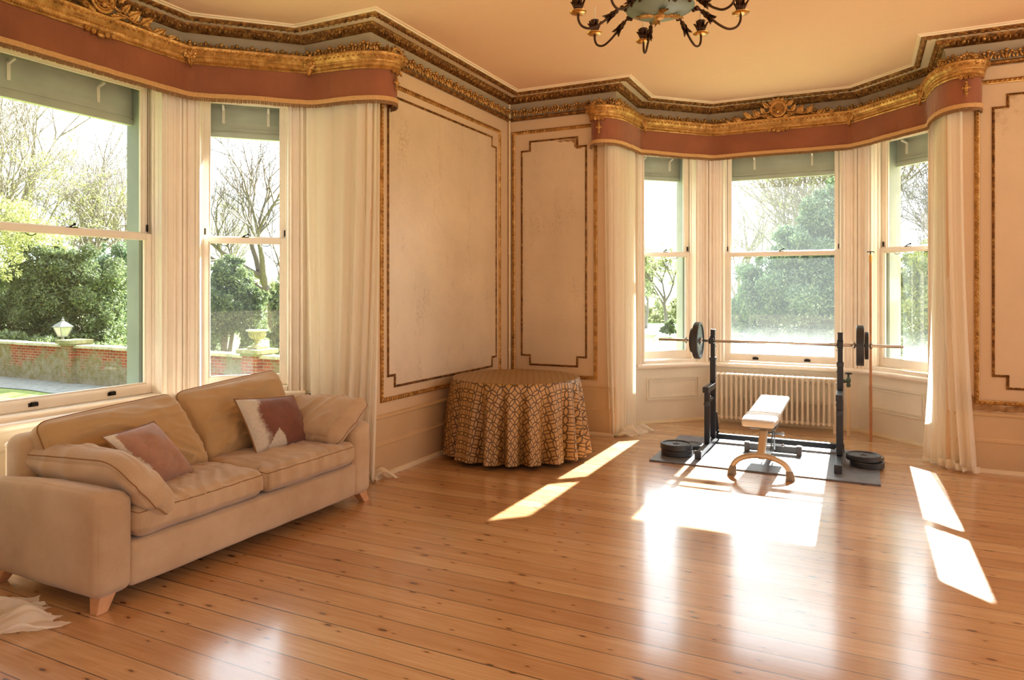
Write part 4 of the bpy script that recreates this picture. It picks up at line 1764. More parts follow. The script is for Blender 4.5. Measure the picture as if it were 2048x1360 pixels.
# loose back cushions
BK = [(((-0.13, -5.045, 0.475), (-0.06, -4.13, 0.475), (-0.33, -4.215, 0.945), (-0.34, -5.09, 0.885)), 11.0),
      (((-0.12, -4.125, 0.475), (-0.12, -3.285, 0.475), (-0.385, -3.235, 0.995), (-0.35, -4.20, 0.935)), 23.0)]
for cs, sd in BK:
    m = MB()
    W, H, T = 0.90, 0.53, 0.20
    f, nr = patch(cs, W, H)

    def pl(q, f=f, nr=nr):
        return f(Vector((q.x, q.y, q.z - 0.10)))

    def wr(p, q, sd=sd):
        if p[2] < -0.3:
            return 0.0
        u, v = p[0], p[1]
        fan = math.atan2(v + 1.25, (1.25 - u if sd < 15 else u + 1.25))
        rad = math.hypot(v + 1.25, (1.25 - u if sd < 15 else u + 1.25))
        f1 = ridged(fan * 4.2 + 0.5 * NZ.noise(Vector((u * 2, v * 2, sd))), rad * 0.7, sd)
        f2 = ridged(v * 3.2 + u * 0.7 + 0.6 * NZ.noise(Vector((u * 2, v * 2, sd + 2))), u * 0.8, sd + 1)
        big = NZ.noise(Vector((u * 1.3, v * 1.5, sd + 5)))
        ed = 1 - 0.92 * max(abs(u), abs(v)) ** 5
        return (0.040 * f1 * max(0, 1.4 - rad * 0.55) + 0.026 * f2 + 0.034 * big - 0.022) * ed
    pos = rbox(m, (W, H, T), 0.075, 58, pl, (0.0, 0.012, 0.055), wr)
    bc = wbuild(m, 'back_cushion', M['sofa_back'], SO, smooth=180)
    m = MB()
    seam(m, pos, 0.55, 0.0042)
    wbuild(m, 'piping', M['piping'], bc, smooth=60)
# arm cushions: one slumped over the near arm, one leaning on the far arm
AC = [((( -0.50, -4.905, 0.50), (0.405, -4.83, 0.44), (0.415, -5.045, 0.735), (-0.55, -5.10, 0.70)), 0.15, 31.0, 0.50),
      (((0.30, -3.40, 0.480), (-0.22, -3.42, 0.480), (-0.22, -3.19, 0.755), (0.43, -3.165, 0.775)), 0.15, 41.0, 0.0)]
for cs, T, sd, droop in AC:
    m = MB()
    W, H = 0.85, 0.36
    f, nr = patch(cs, W, H)

    def pl(q, f=f, nr=nr, droop=droop):
        p = Vector(f(Vector((q.x, q.y, q.z - 0.02))))
        if droop:
            k = max(0.0, (q.x / W + 0.5) - 0.72) / 0.28
            p.z -= 0.13 * k * k * (0.35 + max(0, q.y / H + 0.5) * 0.75)
            p.x += 0.02 * k
        return p

    def wr(p, q, sd=sd):
        v = 0.012 * NZ.noise(Vector((q.x * 4, q.y * 5, sd)))
        return v + 0.016 * ridged(q.x * 5 + q.y * 3, q.y * 4, sd) - 0.008
    pos = rbox(m, (W, H, T), 0.068, 52, pl, (0.0, 0.01, 0.03), wr)
    o = wbuild(m, 'arm_cushion', M['sofa'], SO, smooth=180)
    m = MB()
    seam(m, pos, 0.5, 0.0036)
    wbuild(m, 'piping', M['piping'], o, smooth=60)


def pillow(name, label, cs, T, mat, sd):
    BL, BR, TR, TL = [Vector(c) for c in cs]
    c = (BL + BR + TR + TL) / 4
    r = thing(name, label, 'cushion', c, 0, 'cowhide cushions on the sofa')
    W = H = 1.0
    f, nr = patch(cs, 1, 1)
    m = MB()
    n = 36
    for side in (1, -1):
        def fn(a, b, side=side):
            u, v = a * 2 - 1, b * 2 - 1
            e = ((1 - abs(u) ** 2.6) * (1 - abs(v) ** 2.6))
            z = side * T / 2 * max(0, e) ** 0.55
            z += 0.012 * NZ.noise(Vector((u * 2, v * 2, sd + side))) * e
            # sides drawn in a little between the corners
            uu = u * (1 - 0.05 * (1 - v * v))
            vv = v * (1 - 0.05 * (1 - u * u))
            return f(Vector((uu / 2, vv / 2, z)))
        m.grid(fn, n, n)
    o = wbuild(m, 'cover', mat, r, smooth=180)
    m = MB()
    pts = []
    for k in range(80):
        t = k / 80 * 4
        e, q = int(t), (t - int(t)) * 2 - 1
        u, v = [(q, -1), (1, q), (-q, 1), (-1, -q)][e]
        uu = u * (1 - 0.05 * (1 - v * v))
        vv = v * (1 - 0.05 * (1 - u * u))
        pts.append(f(Vector((uu / 2, vv / 2, 0))))
    m.tube(pts, 0.006, 6, closed=True)
    wbuild(m, 'piping', M['piping'], r, smooth=60)
    return r


pillow('cowhide_cushion', 'ginger and white cowhide cushion leaning beside the near sofa arm',
       ((0.12, -4.70, 0.487), (0.08, -4.415, 0.492), (-0.085, -4.57, 0.815), (-0.03, -4.93, 0.795)), 0.15, M['hide_a'], 3)
pillow('cowhide_cushion', 'chestnut and white cowhide cushion propped upright near the far sofa arm',
       ((0.03, -3.88, 0.487), (0.06, -3.36, 0.487), (-0.10, -3.40, 0.81), (-0.10, -3.955, 0.86)), 0.14, M['hide_b'], 7)

# ------------------------------------------------------------------ round table and its cloth
TC = Vector((0.675, -1.20, 0))
RT = 0.615
t_ = thing('round_table', 'round wooden table hidden under the patterned cloth in the corner', 'table', TC)
m = MB()
m.lathe([(0.0, 0.715), (RT - 0.02, 0.715), (RT - 0.008, 0.722), (RT - 0.008, 0.742), (RT - 0.02, 0.748), (0, 0.748)], 48)
m.build('tabletop', M['table_wood'], t_, smooth=30)
m = MB()
m.lathe([(0.0, 0.14), (0.07, 0.14), (0.075, 0.2), (0.05, 0.3), (0.045, 0.5), (0.06, 0.62), (0.09, 0.70), (0.10, 0.715), (0, 0.715)], 20)
m.build('pedestal', M['table_wood'], t_, smooth=40)
for k in range(3):
    a = 0.5 + k * 2 * PI / 3
    d = Vector((math.cos(a), math.sin(a), 0))
    m = MB()
    m.tube([d * 0.03 + Vector((0, 0, 0.2)), d * 0.16 + Vector((0, 0, 0.15)), d * 0.30 + Vector((0, 0, 0.05)), d * 0.36 + Vector((0, 0, 0.025))], [0.03, 0.03, 0.025, 0.025], 8)
    m.build('leg', M['table_wood'], t_, smooth=60)
m = MB()
m.uv = []
NA, NR1, NR2 = 420, 14, 40
DROP = 0.725


def foldf(a):
    k = 19 * a + 1.5 * math.sin(2 * a + 0.6) + 1.0 * math.sin(5 * a)
    v = 0.5 + 0.5 * math.sin(k)
    return 1.7 * v ** 0.7 - 1.0 + 0.30 * math.sin(2 * k + 0.8) + 0.45 * NZ.noise(Vector((math.cos(a) * 3, math.sin(a) * 3, 2)))


for j in range(NR1 + NR2 + 1):
    for i in range(NA):
        a = 2 * PI * i / NA
        if j <= NR1:
            rho = RT * (j / NR1)
            rad, z = rho, 0.755
            w = 0
        else:
            tt = (j - NR1) / NR2
            rho = RT + DROP * tt
            lip = min(1, tt / 0.06)
            w = foldf(a)
            rad = RT + 0.012 * lip + 0.040 * tt + 0.078 * (tt ** 0.75) * w + 0.012 * tt * math.sin(3 * a + 1)
            z = 0.755 - 0.014 * lip - (DROP - 0.014) * tt * 0.985 + 0.006 * tt * w
        x = TC.x + rad * math.cos(a)
        y = TC.y + rad * math.sin(a)
        x = max(x, 0.046 + 0.010 * (w + 1.5 if j > NR1 else 0) * 0.5)
        m.v.append((x, y, z))
        m.uv.append((rho * math.cos(a), rho * math.sin(a)))
for j in range(NR1 + NR2):
    for i in range(NA):
        a = j * NA + i
        b = j * NA + (i + 1) % NA
        m.f.append((a, b, b + NA, a + NA))
cl = m.build('tablecloth', M['tablecloth'], None, smooth=180, fix=False)
tag(cl, 'brown tablecloth with interlaced circles draped over the round corner table', 'tablecloth')

# ------------------------------------------------------------------ home gym
m = MB()
m.box(1.92, 3.838, -0.922, 0.335, 0.0, 0.014)
o = m.build('exercise_mat', M['mat'], None, smooth=0, bevel=0.004)
tag(o, 'thin textured dark rubber mat under the squat rack', 'mat')
ZM = 0.014

rk = thing('squat_rack', 'black steel squat rack standing on the rubber mat before the radiator', 'squat rack', (2.92, -0.2, 0))
XL, XR = 2.325, 3.515
for X, s in ((XL, -1), (XR, 1)):
    m = MB()
    m.box(X - 0.025, X + 0.025, -0.70, 0.26, ZM + 0.012, ZM + 0.064)
    ru = wbuild(m, 'base_runner', M['black_metal'], rk, smooth=0, bevel=0.004)
    for y in (-0.70, 0.235):
        m = MB()
        m.box(X - 0.031, X + 0.031, y - 0.012, y + 0.035, ZM, ZM + 0.074)
        wbuild(m, 'rubber_foot', M['black_plastic'], ru, smooth=0, bevel=0.004)
    m = MB()
    m.box(X - 0.027, X + 0.027, 0.025, 0.079, ZM + 0.064, 0.90)
    up = wbuild(m, 'upright', M['black_metal'], rk, smooth=0, bevel=0.004)
    m = MB()
    m.box(X - 0.031, X + 0.031, 0.020, 0.084, 0.868, 0.905)
    wbuild(m, 'collar', M['black_plastic'], up, smooth=0, bevel=0.003)
    m = MB()
    m.box(X - 0.022, X + 0.022, 0.030, 0.074, 0.90, 1.185)
    m.box(X - 0.024, X + 0.024, 0.028, 0.076, 1.178, 1.190)
    wbuild(m, 'extension_post', M['black_metal'], rk, smooth=0, bevel=0.003)
    # J-hook that carries the bar
    m = MB()
    m.box(X - 0.026, X + 0.026, -0.052, 0.03, 1.048, 1.060)
    m.box(X - 0.026, X + 0.026, -0.060, -0.048, 1.048, 1.105)
    m.box(X - 0.026, X + 0.026, 0.018, 0.030, 1.04, 1.12)
    wbuild(m, 'bar_hook', M['black_metal'], rk, smooth=0, bevel=0.002)
    # front post with the safety arm on top
    m = MB()
    m.box(X - 0.026, X + 0.026, -0.275, -0.222, ZM + 0.064, 0.585)
    m.box(X - 0.018, X + 0.018, -0.225, 0.03, 0.475, 0.505)
    wbuild(m, 'front_post', M['black_metal'], rk, smooth=0, bevel=0.004)
    m = MB()
    m.box(X - 0.029, X + 0.029, -0.345, 0.03, 0.585, 0.642)
    sa = wbuild(m, 'safety_arm', M['black_metal'], rk, smooth=0, bevel=0.004)
    m = MB()
    m.lathe([(0.0, 0), (0.024, 0), (0.027, 0.006), (0.027, 0.022), (0.020, 0.028), (0.0, 0.028)], 16,
            Matrix.Translation((X, -0.275, 0.47)) @ Matrix.Rotation(PI / 2, 4, 'X'))
    wbuild(m, 'locking_knob', M['black_plastic'], rk, smooth=40)
    # rear brace and bolts
    m = MB()
    m.bar((X - s * 0.02, 0.075, 0.34), (X - s * 0.02, 0.225, 0.075), 0.03, 0.018)
    wbuild(m, 'rear_brace', M['black_metal'], rk, smooth=0)
    for (y, z) in ((0.052, 0.82), (0.052, 0.70), (0.052, 0.13), (-0.248, 0.54), (-0.248, 0.13), (0.19, 0.13), (0.052, 1.02)):
        m = MB()
        xs = X - s * 0.026
        m.lathe([(0, 0), (0.010, 0), (0.010, 0.006), (0.005, 0.010), (0, 0.010)], 8, Matrix.Translation((xs, y, z)) @ Matrix.Rotation(-s * PI / 2, 4, 'Y'))
        wbuild(m, 'bolt', M['chrome'], rk, smooth=40)
m = MB()
m.box(XL + 0.025, XR - 0.025, 0.150, 0.200, ZM + 0.030, ZM + 0.084)
wbuild(m, 'rear_crossbar', M['black_metal'], rk, smooth=0, bevel=0.004)

# barbell
YB, ZB = -0.014, 1.0745
bb = thing('barbell', 'chromed barbell resting across the hooks of the squat rack', 'barbell', (2.92, YB, ZB))
m = MB()
RX = Matrix.Rotation(PI / 2, 4, 'Y')
m.lathe([(0, -1.142), (0.0125, -1.142), (0.0135, -1.14), (0.0135, 1.118), (0.0125, 1.12), (0, 1.12)], 14, RX)
m.build('bar', M['chrome'], bb, smooth=40)
for x, nm in ((-0.705, 'inner'), (0.714, 'inner'), (0.858, 'outer'), (-0.855, 'outer')):
    m = MB()
    m.lathe([(0, -0.012), (0.024, -0.012), (0.026, -0.009), (0.026, 0.009), (0.024, 0.012), (0, 0.012)], 14, Matrix.Translation((x, 0, 0)) @ RX)
    for k in range(5):
        a = 2 * PI * k / 5
        m.tube([(x, 0.02 * math.cos(a), 0.02 * math.sin(a)), (x, 0.034 * math.cos(a), 0.034 * math.sin(a))], 0.005, 6)
    m.build('spin_collar', M['chrome'], bb, smooth=40)


def weight_plate(label, R, T, loc, rot, mat='black_plastic', group='weight plates of the home gym', embossed=True, name='weight_plate'):
    r = bpy.data.objects.new(name, None)
    COL.objects.link(r)
    r.empty_display_size = 0.1
    r.location = loc
    r.rotation_euler = rot
    tag(r, label, 'weight plate', group)
    h = T / 2
    m = MB()
    m.lathe([(0.0145, -h * 0.9), (R * 0.2, -h * 0.9), (R * 0.24, -h * 0.7), (R * 0.82, -h * 0.62), (R * 0.88, -h), (R * 0.97, -h), (R, -h * 0.8), (R, h * 0.8), (R * 0.97, h),
             (R * 0.88, h), (R * 0.82, h * 0.62), (R * 0.24, h * 0.7), (R * 0.2, h * 0.9), (0.0145, h * 0.9)], 48)
    m.f = m.f[:-2]
    k = 48
    n = 14
    for i in range(k):
        m.f.append(((n - 1) * k + i, (n - 1) * k + (i + 1) % k, (i + 1) % k, i))
    nf = len(m.f)
    for s in (1, -1):
        for j in range(8):
            a = 2 * PI * j / 8
            Q = Matrix.Rotation(a, 4, 'Z')
            m.ball(Q @ Vector((R * 0.56, 0, s * h * 0.64)), R * 0.13, (0.42, 1.0, 0.12), 10, 4, Q)
        for j in range(26):
            a = 2 * PI * j / 26
            if j % 13 in (0, 6, 12):
                continue
            Q = Matrix.Rotation(a, 4, 'Z')
            m.ball(Q @ Vector((R * 0.72, 0, s * h * 0.64)), R * 0.045, (0.8, 0.5, 0.25), 6, 3, Q)
    dk = m.build('disc', M[mat], r, smooth=35)
    dk.data.materials.append(M['plate_grey'])
    dk.data.polygons.foreach_set('material_index', [0] * nf + [1] * (len(m.f) - nf))
    mm = MB()
    mm.lathe([(0.0146, -h), (0.026, -h), (0.028, -h * 0.9), (0.028, h * 0.9), (0.026, h), (0.0146, h)], 20)
    mm.f = mm.f[:-2]
    mm.build('hub', M['steel_dark'], r, smooth=40)
    return r


RY = (0, PI / 2, 0)
weight_plate('large plate on the barbell end nearest the round table', 0.190, 0.060, (2.185, YB, ZB), RY)
weight_plate('smaller plate outside the large one on the barbell end nearest the round table', 0.125, 0.032, (2.134, YB, ZB), RY)
weight_plate('large plate on the barbell end nearest the wooden pole', 0.190, 0.066, (3.686, YB, ZB), RY)
weight_plate('smaller plate outside the large one on the barbell end nearest the wooden pole', 0.128, 0.034, (3.740, YB, ZB), RY)
weight_plate('bottom weight plate of the two stacked on the mat nearest the round table', 0.148, 0.056, (2.105, -0.60, ZM + 0.028), (0, 0, 0.3))
weight_plate('top weight plate of the two stacked on the mat nearest the round table', 0.150, 0.056, (2.100, -0.605, ZM + 0.0845), (0, 0, 0.9))
weight_plate('thin weight plate lying singly on the mat close to a rack upright', 0.125, 0.030, (2.155, -0.205, ZM + 0.015), (0, 0, 0.1))
weight_plate('bottom weight plate of the two stacked on the mat nearest the wooden pole', 0.140, 0.050, (3.742, -0.30, ZM + 0.025), (0, 0, 1.3))
weight_plate('top weight plate of the two stacked on the mat nearest the wooden pole', 0.144, 0.050, (3.712, -0.275, ZM + 0.0755), (0, 0, 0.5))
weight_plate('small grey weight plate half hidden behind the stack nearest the wooden pole', 0.110, 0.034, (3.775, -0.015, ZM + 0.017), (0, 0, 0.7), 'steel_dark')

# bench
be = thing('weight_bench', 'adjustable weight bench with pale padding in front of the rack', 'weight bench', (2.92, -0.6, 0))
BX = 2.925
m = MB()
arc = []
for k in range(25):
    a = PI * k / 24
    arc.append((BX - 0.232 * math.cos(a), -1.055, 0.032 + 0.150 * math.sin(a) ** 0.8))
m.tube(arc, 0.024, 10)
wbuild(m, 'front_arch', M['bench_frame'], be, smooth=60)
for s in (-1, 1):
    m = MB()
    m.tube([(BX + s * 0.236, -1.055, 0.0), (BX + s * 0.236, -1.055, 0.03), (BX + s * 0.226, -1.055, 0.075)], [0.040, 0.036, 0.029], 10)
    wbuild(m, 'rubber_foot', M['bench_cap'], be, smooth=40)
m = MB()
m.bar((BX, -1.045, 0.165), (BX + 0.005, -0.86, 0.375), 0.062, 0.085)
wbuild(m, 'front_post', M['bench_frame'], be, smooth=0, bevel=0.012)
m = MB()
m.bar((BX, -1.02, 0.185), (BX, -0.13, 0.07), 0.05, 0.07)
wbuild(m, 'spine', M['steel_dark'], be, smooth=0, bevel=0.008)
m = MB()
m.box(BX - 0.245, BX + 0.245, -0.155, -0.105, ZM + 0.012, ZM + 0.082)
rf = wbuild(m, 'rear_foot', M['steel_dark'], be, smooth=0, bevel=0.006)
for s in (-1, 1):
    m = MB()
    m.box(*sorted((BX + s * 0.215, BX + s * 0.262)), -0.162, -0.098, ZM, ZM + 0.090)
    wbuild(m, 'end_cap', M['bench_cap'], rf, smooth=0, bevel=0.004)
for s in (-1, 1):
    for a, b, w, h in (((BX + s * 0.045, -0.40, 0.115), (BX + s * 0.05, -0.50, 0.41), 0.012, 0.035), ((BX + s * 0.035, -0.62, 0.14), (BX + s * 0.04, -0.35, 0.43), 0.010, 0.03)):
        m = MB()
        m.bar(a, b, w, h)
        wbuild(m, 'adjusting_strut', M['chrome'], be, smooth=40)
for x0, x1, y, z, rr in ((-0.07, 0.12, -0.46, 0.27, 0.02), (-0.06, 0.11, -0.30, 0.13, 0.016)):
    m = MB()
    m.tube([(BX + x0, y, z), (BX + x1, y, z)], 0.010, 8)
    m.ball((BX + x1, y, z), rr, n=8, m=6)
    wbuild(m, 'locking_pin', M['chrome'], be, smooth=40)
m = MB()
m.bar((BX, -0.90, 0.405), (BX, 0.02, 0.475), 0.07, 0.03)
m.box(BX - 0.11, BX + 0.11, -0.93, -0.70, 0.383, 0.399)
wbuild(m, 'pad_frame', M['steel_dark'], be, smooth=0, bevel=0.004)
tilt = math.atan2(0.055, 0.9)
for nm, y0, y1, zc, wd in (('seat_pad', -0.965, -0.625, 0.430, 0.30), ('back_pad', -0.615, 0.085, 0.470, 0.275)):
    m = MB()
    L = y1 - y0
    yc = (y0 + y1) / 2
    R_ = Matrix.Translation((BX, 0.085, 0)) @ Matrix.Rotation(-0.036, 4, 'Z') @ Matrix.Translation((-BX, -0.085, 0)) @ Matrix.Translation((BX, yc, 0.4425 + (yc + 0.80) * 0.085)) @ Matrix.Rotation(math.atan(0.085), 4, 'X')

    def pl(q, R_=R_, wd=wd, nm=nm, L=L):
        k = 1.0
        if nm == 'seat_pad':
            k = 0.90 + 0.10 * min(1, (q.y / L + 0.5) * 2)
        return R_ @ Vector((q.x * k, q.y, q.z))
    rbox(m, (wd, L, 0.056), 0.020, 26, pl, (0, 0, 0.006))
    wbuild(m, nm, M['bench_pad'], be, smooth=180)

# ------------------------------------------------------------------ radiators
rd = thing('radiator', 'cream column radiator under the wide window behind the weight bench', 'radiator', (2.795, 1.27, 0), 0, 'cast column radiators')
NCOL = 24
colmb = MB()
for y in (-0.055, 0.0, 0.055):
    colmb.tube([(0, y, 0.085), (0, y, 0.11), (0, y, 0.33), (0, y, 0.565), (0, y, 0.59)], [0.014, 0.0125, 0.0125, 0.0125, 0.014], 8)
for z in (0.085, 0.592):
    colmb.tube([(0, -0.072, z), (0, -0.062, z), (0, 0.062, z), (0, 0.072, z)], [0.008, 0.018, 0.018, 0.008], 8)
    colmb.tube([(-0.028, 0, z), (0.028, 0, z)], 0.016, 8)
for i in range(NCOL):
    if i == 0:
        c0 = colmb.build('column', M['radiator'], rd, smooth=50)
        c = c0
    else:
        c = c0.copy()
        COL.objects.link(c)
        c.parent = rd
    c.location = ((i - (NCOL - 1) / 2) * 0.0555, 0, 0)
for s in (-1, 1):
    x = s * (NCOL - 1) / 2 * 0.0555
    for y in (-0.055, 0.055):
        m = MB()
        m.tube([(x, y, 0.0), (x, y, 0.085)], [0.018, 0.013], 8)
        m.build('foot', M['radiator'], rd, smooth=50)
for z in (0.30, 0.325, 0.53, 0.55):
    m = MB()
    m.tube([(-NCOL / 2 * 0.0555 + 0.02, 0.03, z), (NCOL / 2 * 0.0555 - 0.02, 0.03, z)], 0.005, 6)
    m.build('tie_rod', M['radiator'], rd, smooth=50)
dup(rd, (-1.21, -4.10, 0), PI / 2, 'cream column radiator behind the sofa under the wide window')


def valve(label, x, y, zt, side):
    r = thing('radiator_valve', label, 'valve', (x, y, 0), 0, 'radiator valves')
    m = MB()
    m.tube([(0, 0, 0), (0, 0, zt - 0.15)], 0.016, 10)
    m.build('feed_pipe', M['pipe'], r, smooth=50)
    m = MB()
    m.lathe([(0, zt - 0.16), (0.020, zt - 0.16), (0.022, zt - 0.13), (0.017, zt - 0.12), (0.024, zt - 0.10), (0.024, zt - 0.07), (0.015, zt - 0.06), (0.012, zt - 0.03), (0.007, zt - 0.02), (0, zt - 0.02)], 14)
    m.tube([(0, 0, zt - 0.10), (side * 0.075, 0.02, zt - 0.10)], [0.018, 0.014], 8)
    m.ball((side * 0.045, 0.012, zt - 0.10), 0.022, n=8, m=6)
    m.build('valve_body', M['valve'], r, smooth=50)
    m = MB()
    m.lathe([(0, zt - 0.022), (0.034, zt - 0.020), (0.038, zt - 0.012), (0.034, zt - 0.004), (0.010, zt), (0, zt)], 14)
    m.build('hand_wheel', M['iron'], r, smooth=50)
    return r


valve('green radiator valve on a painted pipe beside the radiator and the wooden pole', 3.571, 1.15, 0.695, -1)
valve('dark radiator valve just visible above the far sofa arm', -0.60, -2.69, 0.70, -1)

# pole leaning in the bay
m = MB()
pa, pb = Vector((3.787, 0.972, 0.0)), Vector((3.787, 1.278, 1.93))
po = thing('window_pole', 'varnished wooden window pole with brass end leaning in the gym bay', 'pole', pa)
m.tube([pa, pb], 0.0145, 10)
wbuild(m, 'shaft', M['pole_wood'], po, smooth=50)
m = MB()
dd = (pb - pa).normalized()
m.tube([pb - dd * 0.03, pb - dd * 0.025, pb + dd * 0.035, pb + dd * 0.055], [0.0165, 0.018, 0.017, 0.009], 10)
wbuild(m, 'brass_ferrule', M['brass'], po, smooth=50)
m = MB()
m.tube([pb + dd * 0.05, pb + dd * 0.085], 0.006, 8)
m.tube([pb + dd * 0.085 + Vector((-0.035, 0, 0)), pb + dd * 0.085 + Vector((0.03, 0, 0)), pb + dd * 0.075 + Vector((0.038, 0, 0))], 0.005, 8)
wbuild(m, 'hook', M['iron'], po, smooth=50)

# ------------------------------------------------------------------ chandelier
CX, CY = 2.83, -4.07
ch = thing('chandelier', 'bronze branched chandelier with a duck-egg dish hanging from the ceiling', 'chandelier', (CX, CY, 2.9))
m = MB()
m.lathe([(0, 2.903), (0.03, 2.903), (0.09, 2.911), (0.14, 2.925), (0.160, 2.936), (0.164, 2.944), (0.158, 2.952), (0.10, 2.968), (0.04, 2.98), (0.0, 2.98)], 48, Matrix.Translation((CX, CY, 0)))
wbuild(m, 'dish', M['teal'], ch, smooth=40)
m = MB()
m.lathe([(0, 2.97), (0.03, 2.97), (0.02, 3.0), (0.035, 3.03), (0.05, 3.08), (0.03, 3.14), (0.018, 3.2), (0.03, 3.25), (0.012, 3.28), (0.008, 3.3), (0.008, 3.80), (0.06, 3.82), (0.07, 3.849), (0, 3.849)], 16, Matrix.Translation((CX, CY, 0)))
wbuild(m, 'stem', M['bronze'], ch, smooth=50)
m = MB()
fz = math.radians(26.25)
for k in range(4):
    a = fz + k * PI / 2
    d = Vector((math.cos(a), math.sin(a), 0))
    c = Vector((CX, CY, 2.902))
    leafmesh(m, c + d * 0.03, d + Vector((0, 0, 0.06)), (0, 0, -1), 0.085, 0.03, 0.12, 3, 0.004)
    for s in (-1, 1):
        e = Matrix.Rotation(s * 0.5, 3, 'Z') @ d
        leafmesh(m, c + d * 0.055, e + Vector((0, 0, 0.06)), (0, 0, -1), 0.045, 0.018, 0.1, 2, 0.003)
m.lathe([(0, 2.886), (0.012, 2.886), (0.026, 2.893), (0.030, 2.900), (0.026, 2.906), (0, 2.906)], 18, Matrix.Translation((CX, CY, 0)))
wbuild(m, 'gilt_boss', M['gilt'], ch, smooth=60)
for k in range(8):
    a = PI / 2 + fz + k * PI / 4 + 0.01
    d = Vector((math.cos(a), math.sin(a), 0))
    o3 = Vector((CX, CY, 0))
    up3 = Vector((0, 0, 1))
    pt = lambda r, z: o3 + d * r + up3 * z
    m = MB()
    cv = catmull([pt(0.155, 2.945), pt(0.19, 2.935), pt(0.235, 2.900), pt(0.285, 2.862), pt(0.330, 2.842), pt(0.368, 2.852), pt(0.386, 2.880), pt(0.388, 2.915)], 5)
    m.tube(cv, 0.0058, 7)
    arm = wbuild(m, 'arm', M['bronze'], ch, smooth=60)
    m = MB()
    tdir = (pt(0.285, 2.862) - pt(0.19, 2.935)).normalized()
    nn = tdir.cross(Vector((-d.y, d.x, 0))).normalized()
    for q in range(5):
        R5 = Matrix.Rotation(q * 2 * PI / 5, 3, tdir)
        leafmesh(m, pt(0.20, 2.928), tdir, R5 @ nn, 0.075, 0.026, 0.22, 2, 0.004)
    m.ball(pt(0.178, 2.94), 0.013, n=8, m=5)
    m.ball(pt(0.163, 2.93), 0.009, n=8, m=5)
    wbuild(m, 'leaf_sleeve', M['bronze'], arm, smooth=60)
    T_ = Matrix.Translation(pt(0.388, 0))
    m = MB()
    m.lathe([(0.0, 2.909), (0.012, 2.909), (0.034, 2.913), (0.040, 2.918), (0.041, 2.921), (0.038, 2.921), (0.032, 2.917), (0, 2.915)], 22, T_)
    wbuild(m, 'drip_pan', M['brass'], arm, smooth=50)
    m = MB()
    m.lathe([(0, 2.915), (0.010, 2.918), (0.008, 2.926), (0.018, 2.934), (0.021, 2.946), (0.017, 2.960), (0.020, 2.975), (0.022, 2.985), (0.012, 2.986), (0, 2.986)], 14, T_)
    for q in range(6):
        b = q * PI / 3
        e = Vector((math.cos(b), math.sin(b), 0))
        leafmesh(m, pt(0.388, 2.930) + e * 0.012, e * 0.25 + up3, e, 0.05, 0.024, 0.2, 2, 0.003)
    wbuild(m, 'candle_cup', M['bronze'], arm, smooth=60)
    m = MB()
    m.lathe([(0, 2.98), (0.007, 2.98), (0.007, 3.055), (0.004, 3.058), (0, 3.058)], 12, T_)
    wbuild(m, 'candle_tube', M['cream'], arm, smooth=50)

# ================================================================== OUTSIDE
GZ = -0.95
m = MB()
m.grid(lambda u, v: (-160 + 320 * u, -60 + 300 * v, GZ), 80, 80)
o = m.build('ground', M['lawn'], None, smooth=180, fix=False)
struct(o, 'sunlit mown lawn outside the windows', 'lawn')
m = MB()
m.box(9.7, 60, -60, 4, GZ - 0.2, GZ + 0.16)  # unseen slabs added so neutral light bounces in through the open sides
m.box(-30, 60, -60, -11.3, GZ - 0.2, GZ + 0.155)
o = m.build('bounce_paving', M['bounce_slab'], None, smooth=0)
struct(o, 'unseen stone slabs added to bounce light into the open side of the room', 'bounce_slab')
m = MB()
m.grid(lambda u, v: (-34 + 30 * u, 3.15 + 1.4 * v + 0.12 * NZ.noise(Vector((u * 20, v, 3))), GZ + 0.018 + 0.008 * NZ.noise(Vector((u * 40, v * 8, 5)))), 60, 8)
o = m.build('path', M['gravel'], None, smooth=180, fix=False)
struct(o, 'grey gravel strip at the foot of the garden wall', 'path')

# brick garden wall with piers
gw = thing('garden_wall', 'low mossy red brick garden wall with stone coping outside the sofa windows', 'wall', (-15, 4.6, GZ))
m = MB()
m.box(-33.0, -3.0, 4.50, 4.72, GZ, 0.02)
wbuild(m, 'brickwork', M['brick'], gw, smooth=0)
m = MB()
m.box(0, 0.70, -0.18, 0.18, 0, 0.08)
c0 = m.build('coping_stone', M['stone'], gw, smooth=0, bevel=0.012)
for k in range(42):
    c = c0 if k == 0 else c0.copy()
    if k:
        COL.objects.link(c)
    c.location = (-18.0 + k * 0.715, 0.01, 0.97 + 0.004 * (k % 3))
for x in (-15.55, -8.78, -22.4):
    m = MB()
    m.box(x - 0.23, x + 0.23, 4.38, 4.84, GZ, 0.13)
    pi = wbuild(m, 'pier', M['brick'], gw, smooth=0)
    m = MB()
    m.box(x - 0.33, x + 0.33, 4.28, 4.94, 0.13, 0.235)
    m.box(x - 0.27, x + 0.27, 4.34, 4.88, 0.08, 0.14)
    wbuild(m, 'pier_cap', M['mossy_stone'], pi, smooth=0, bevel=0.015)

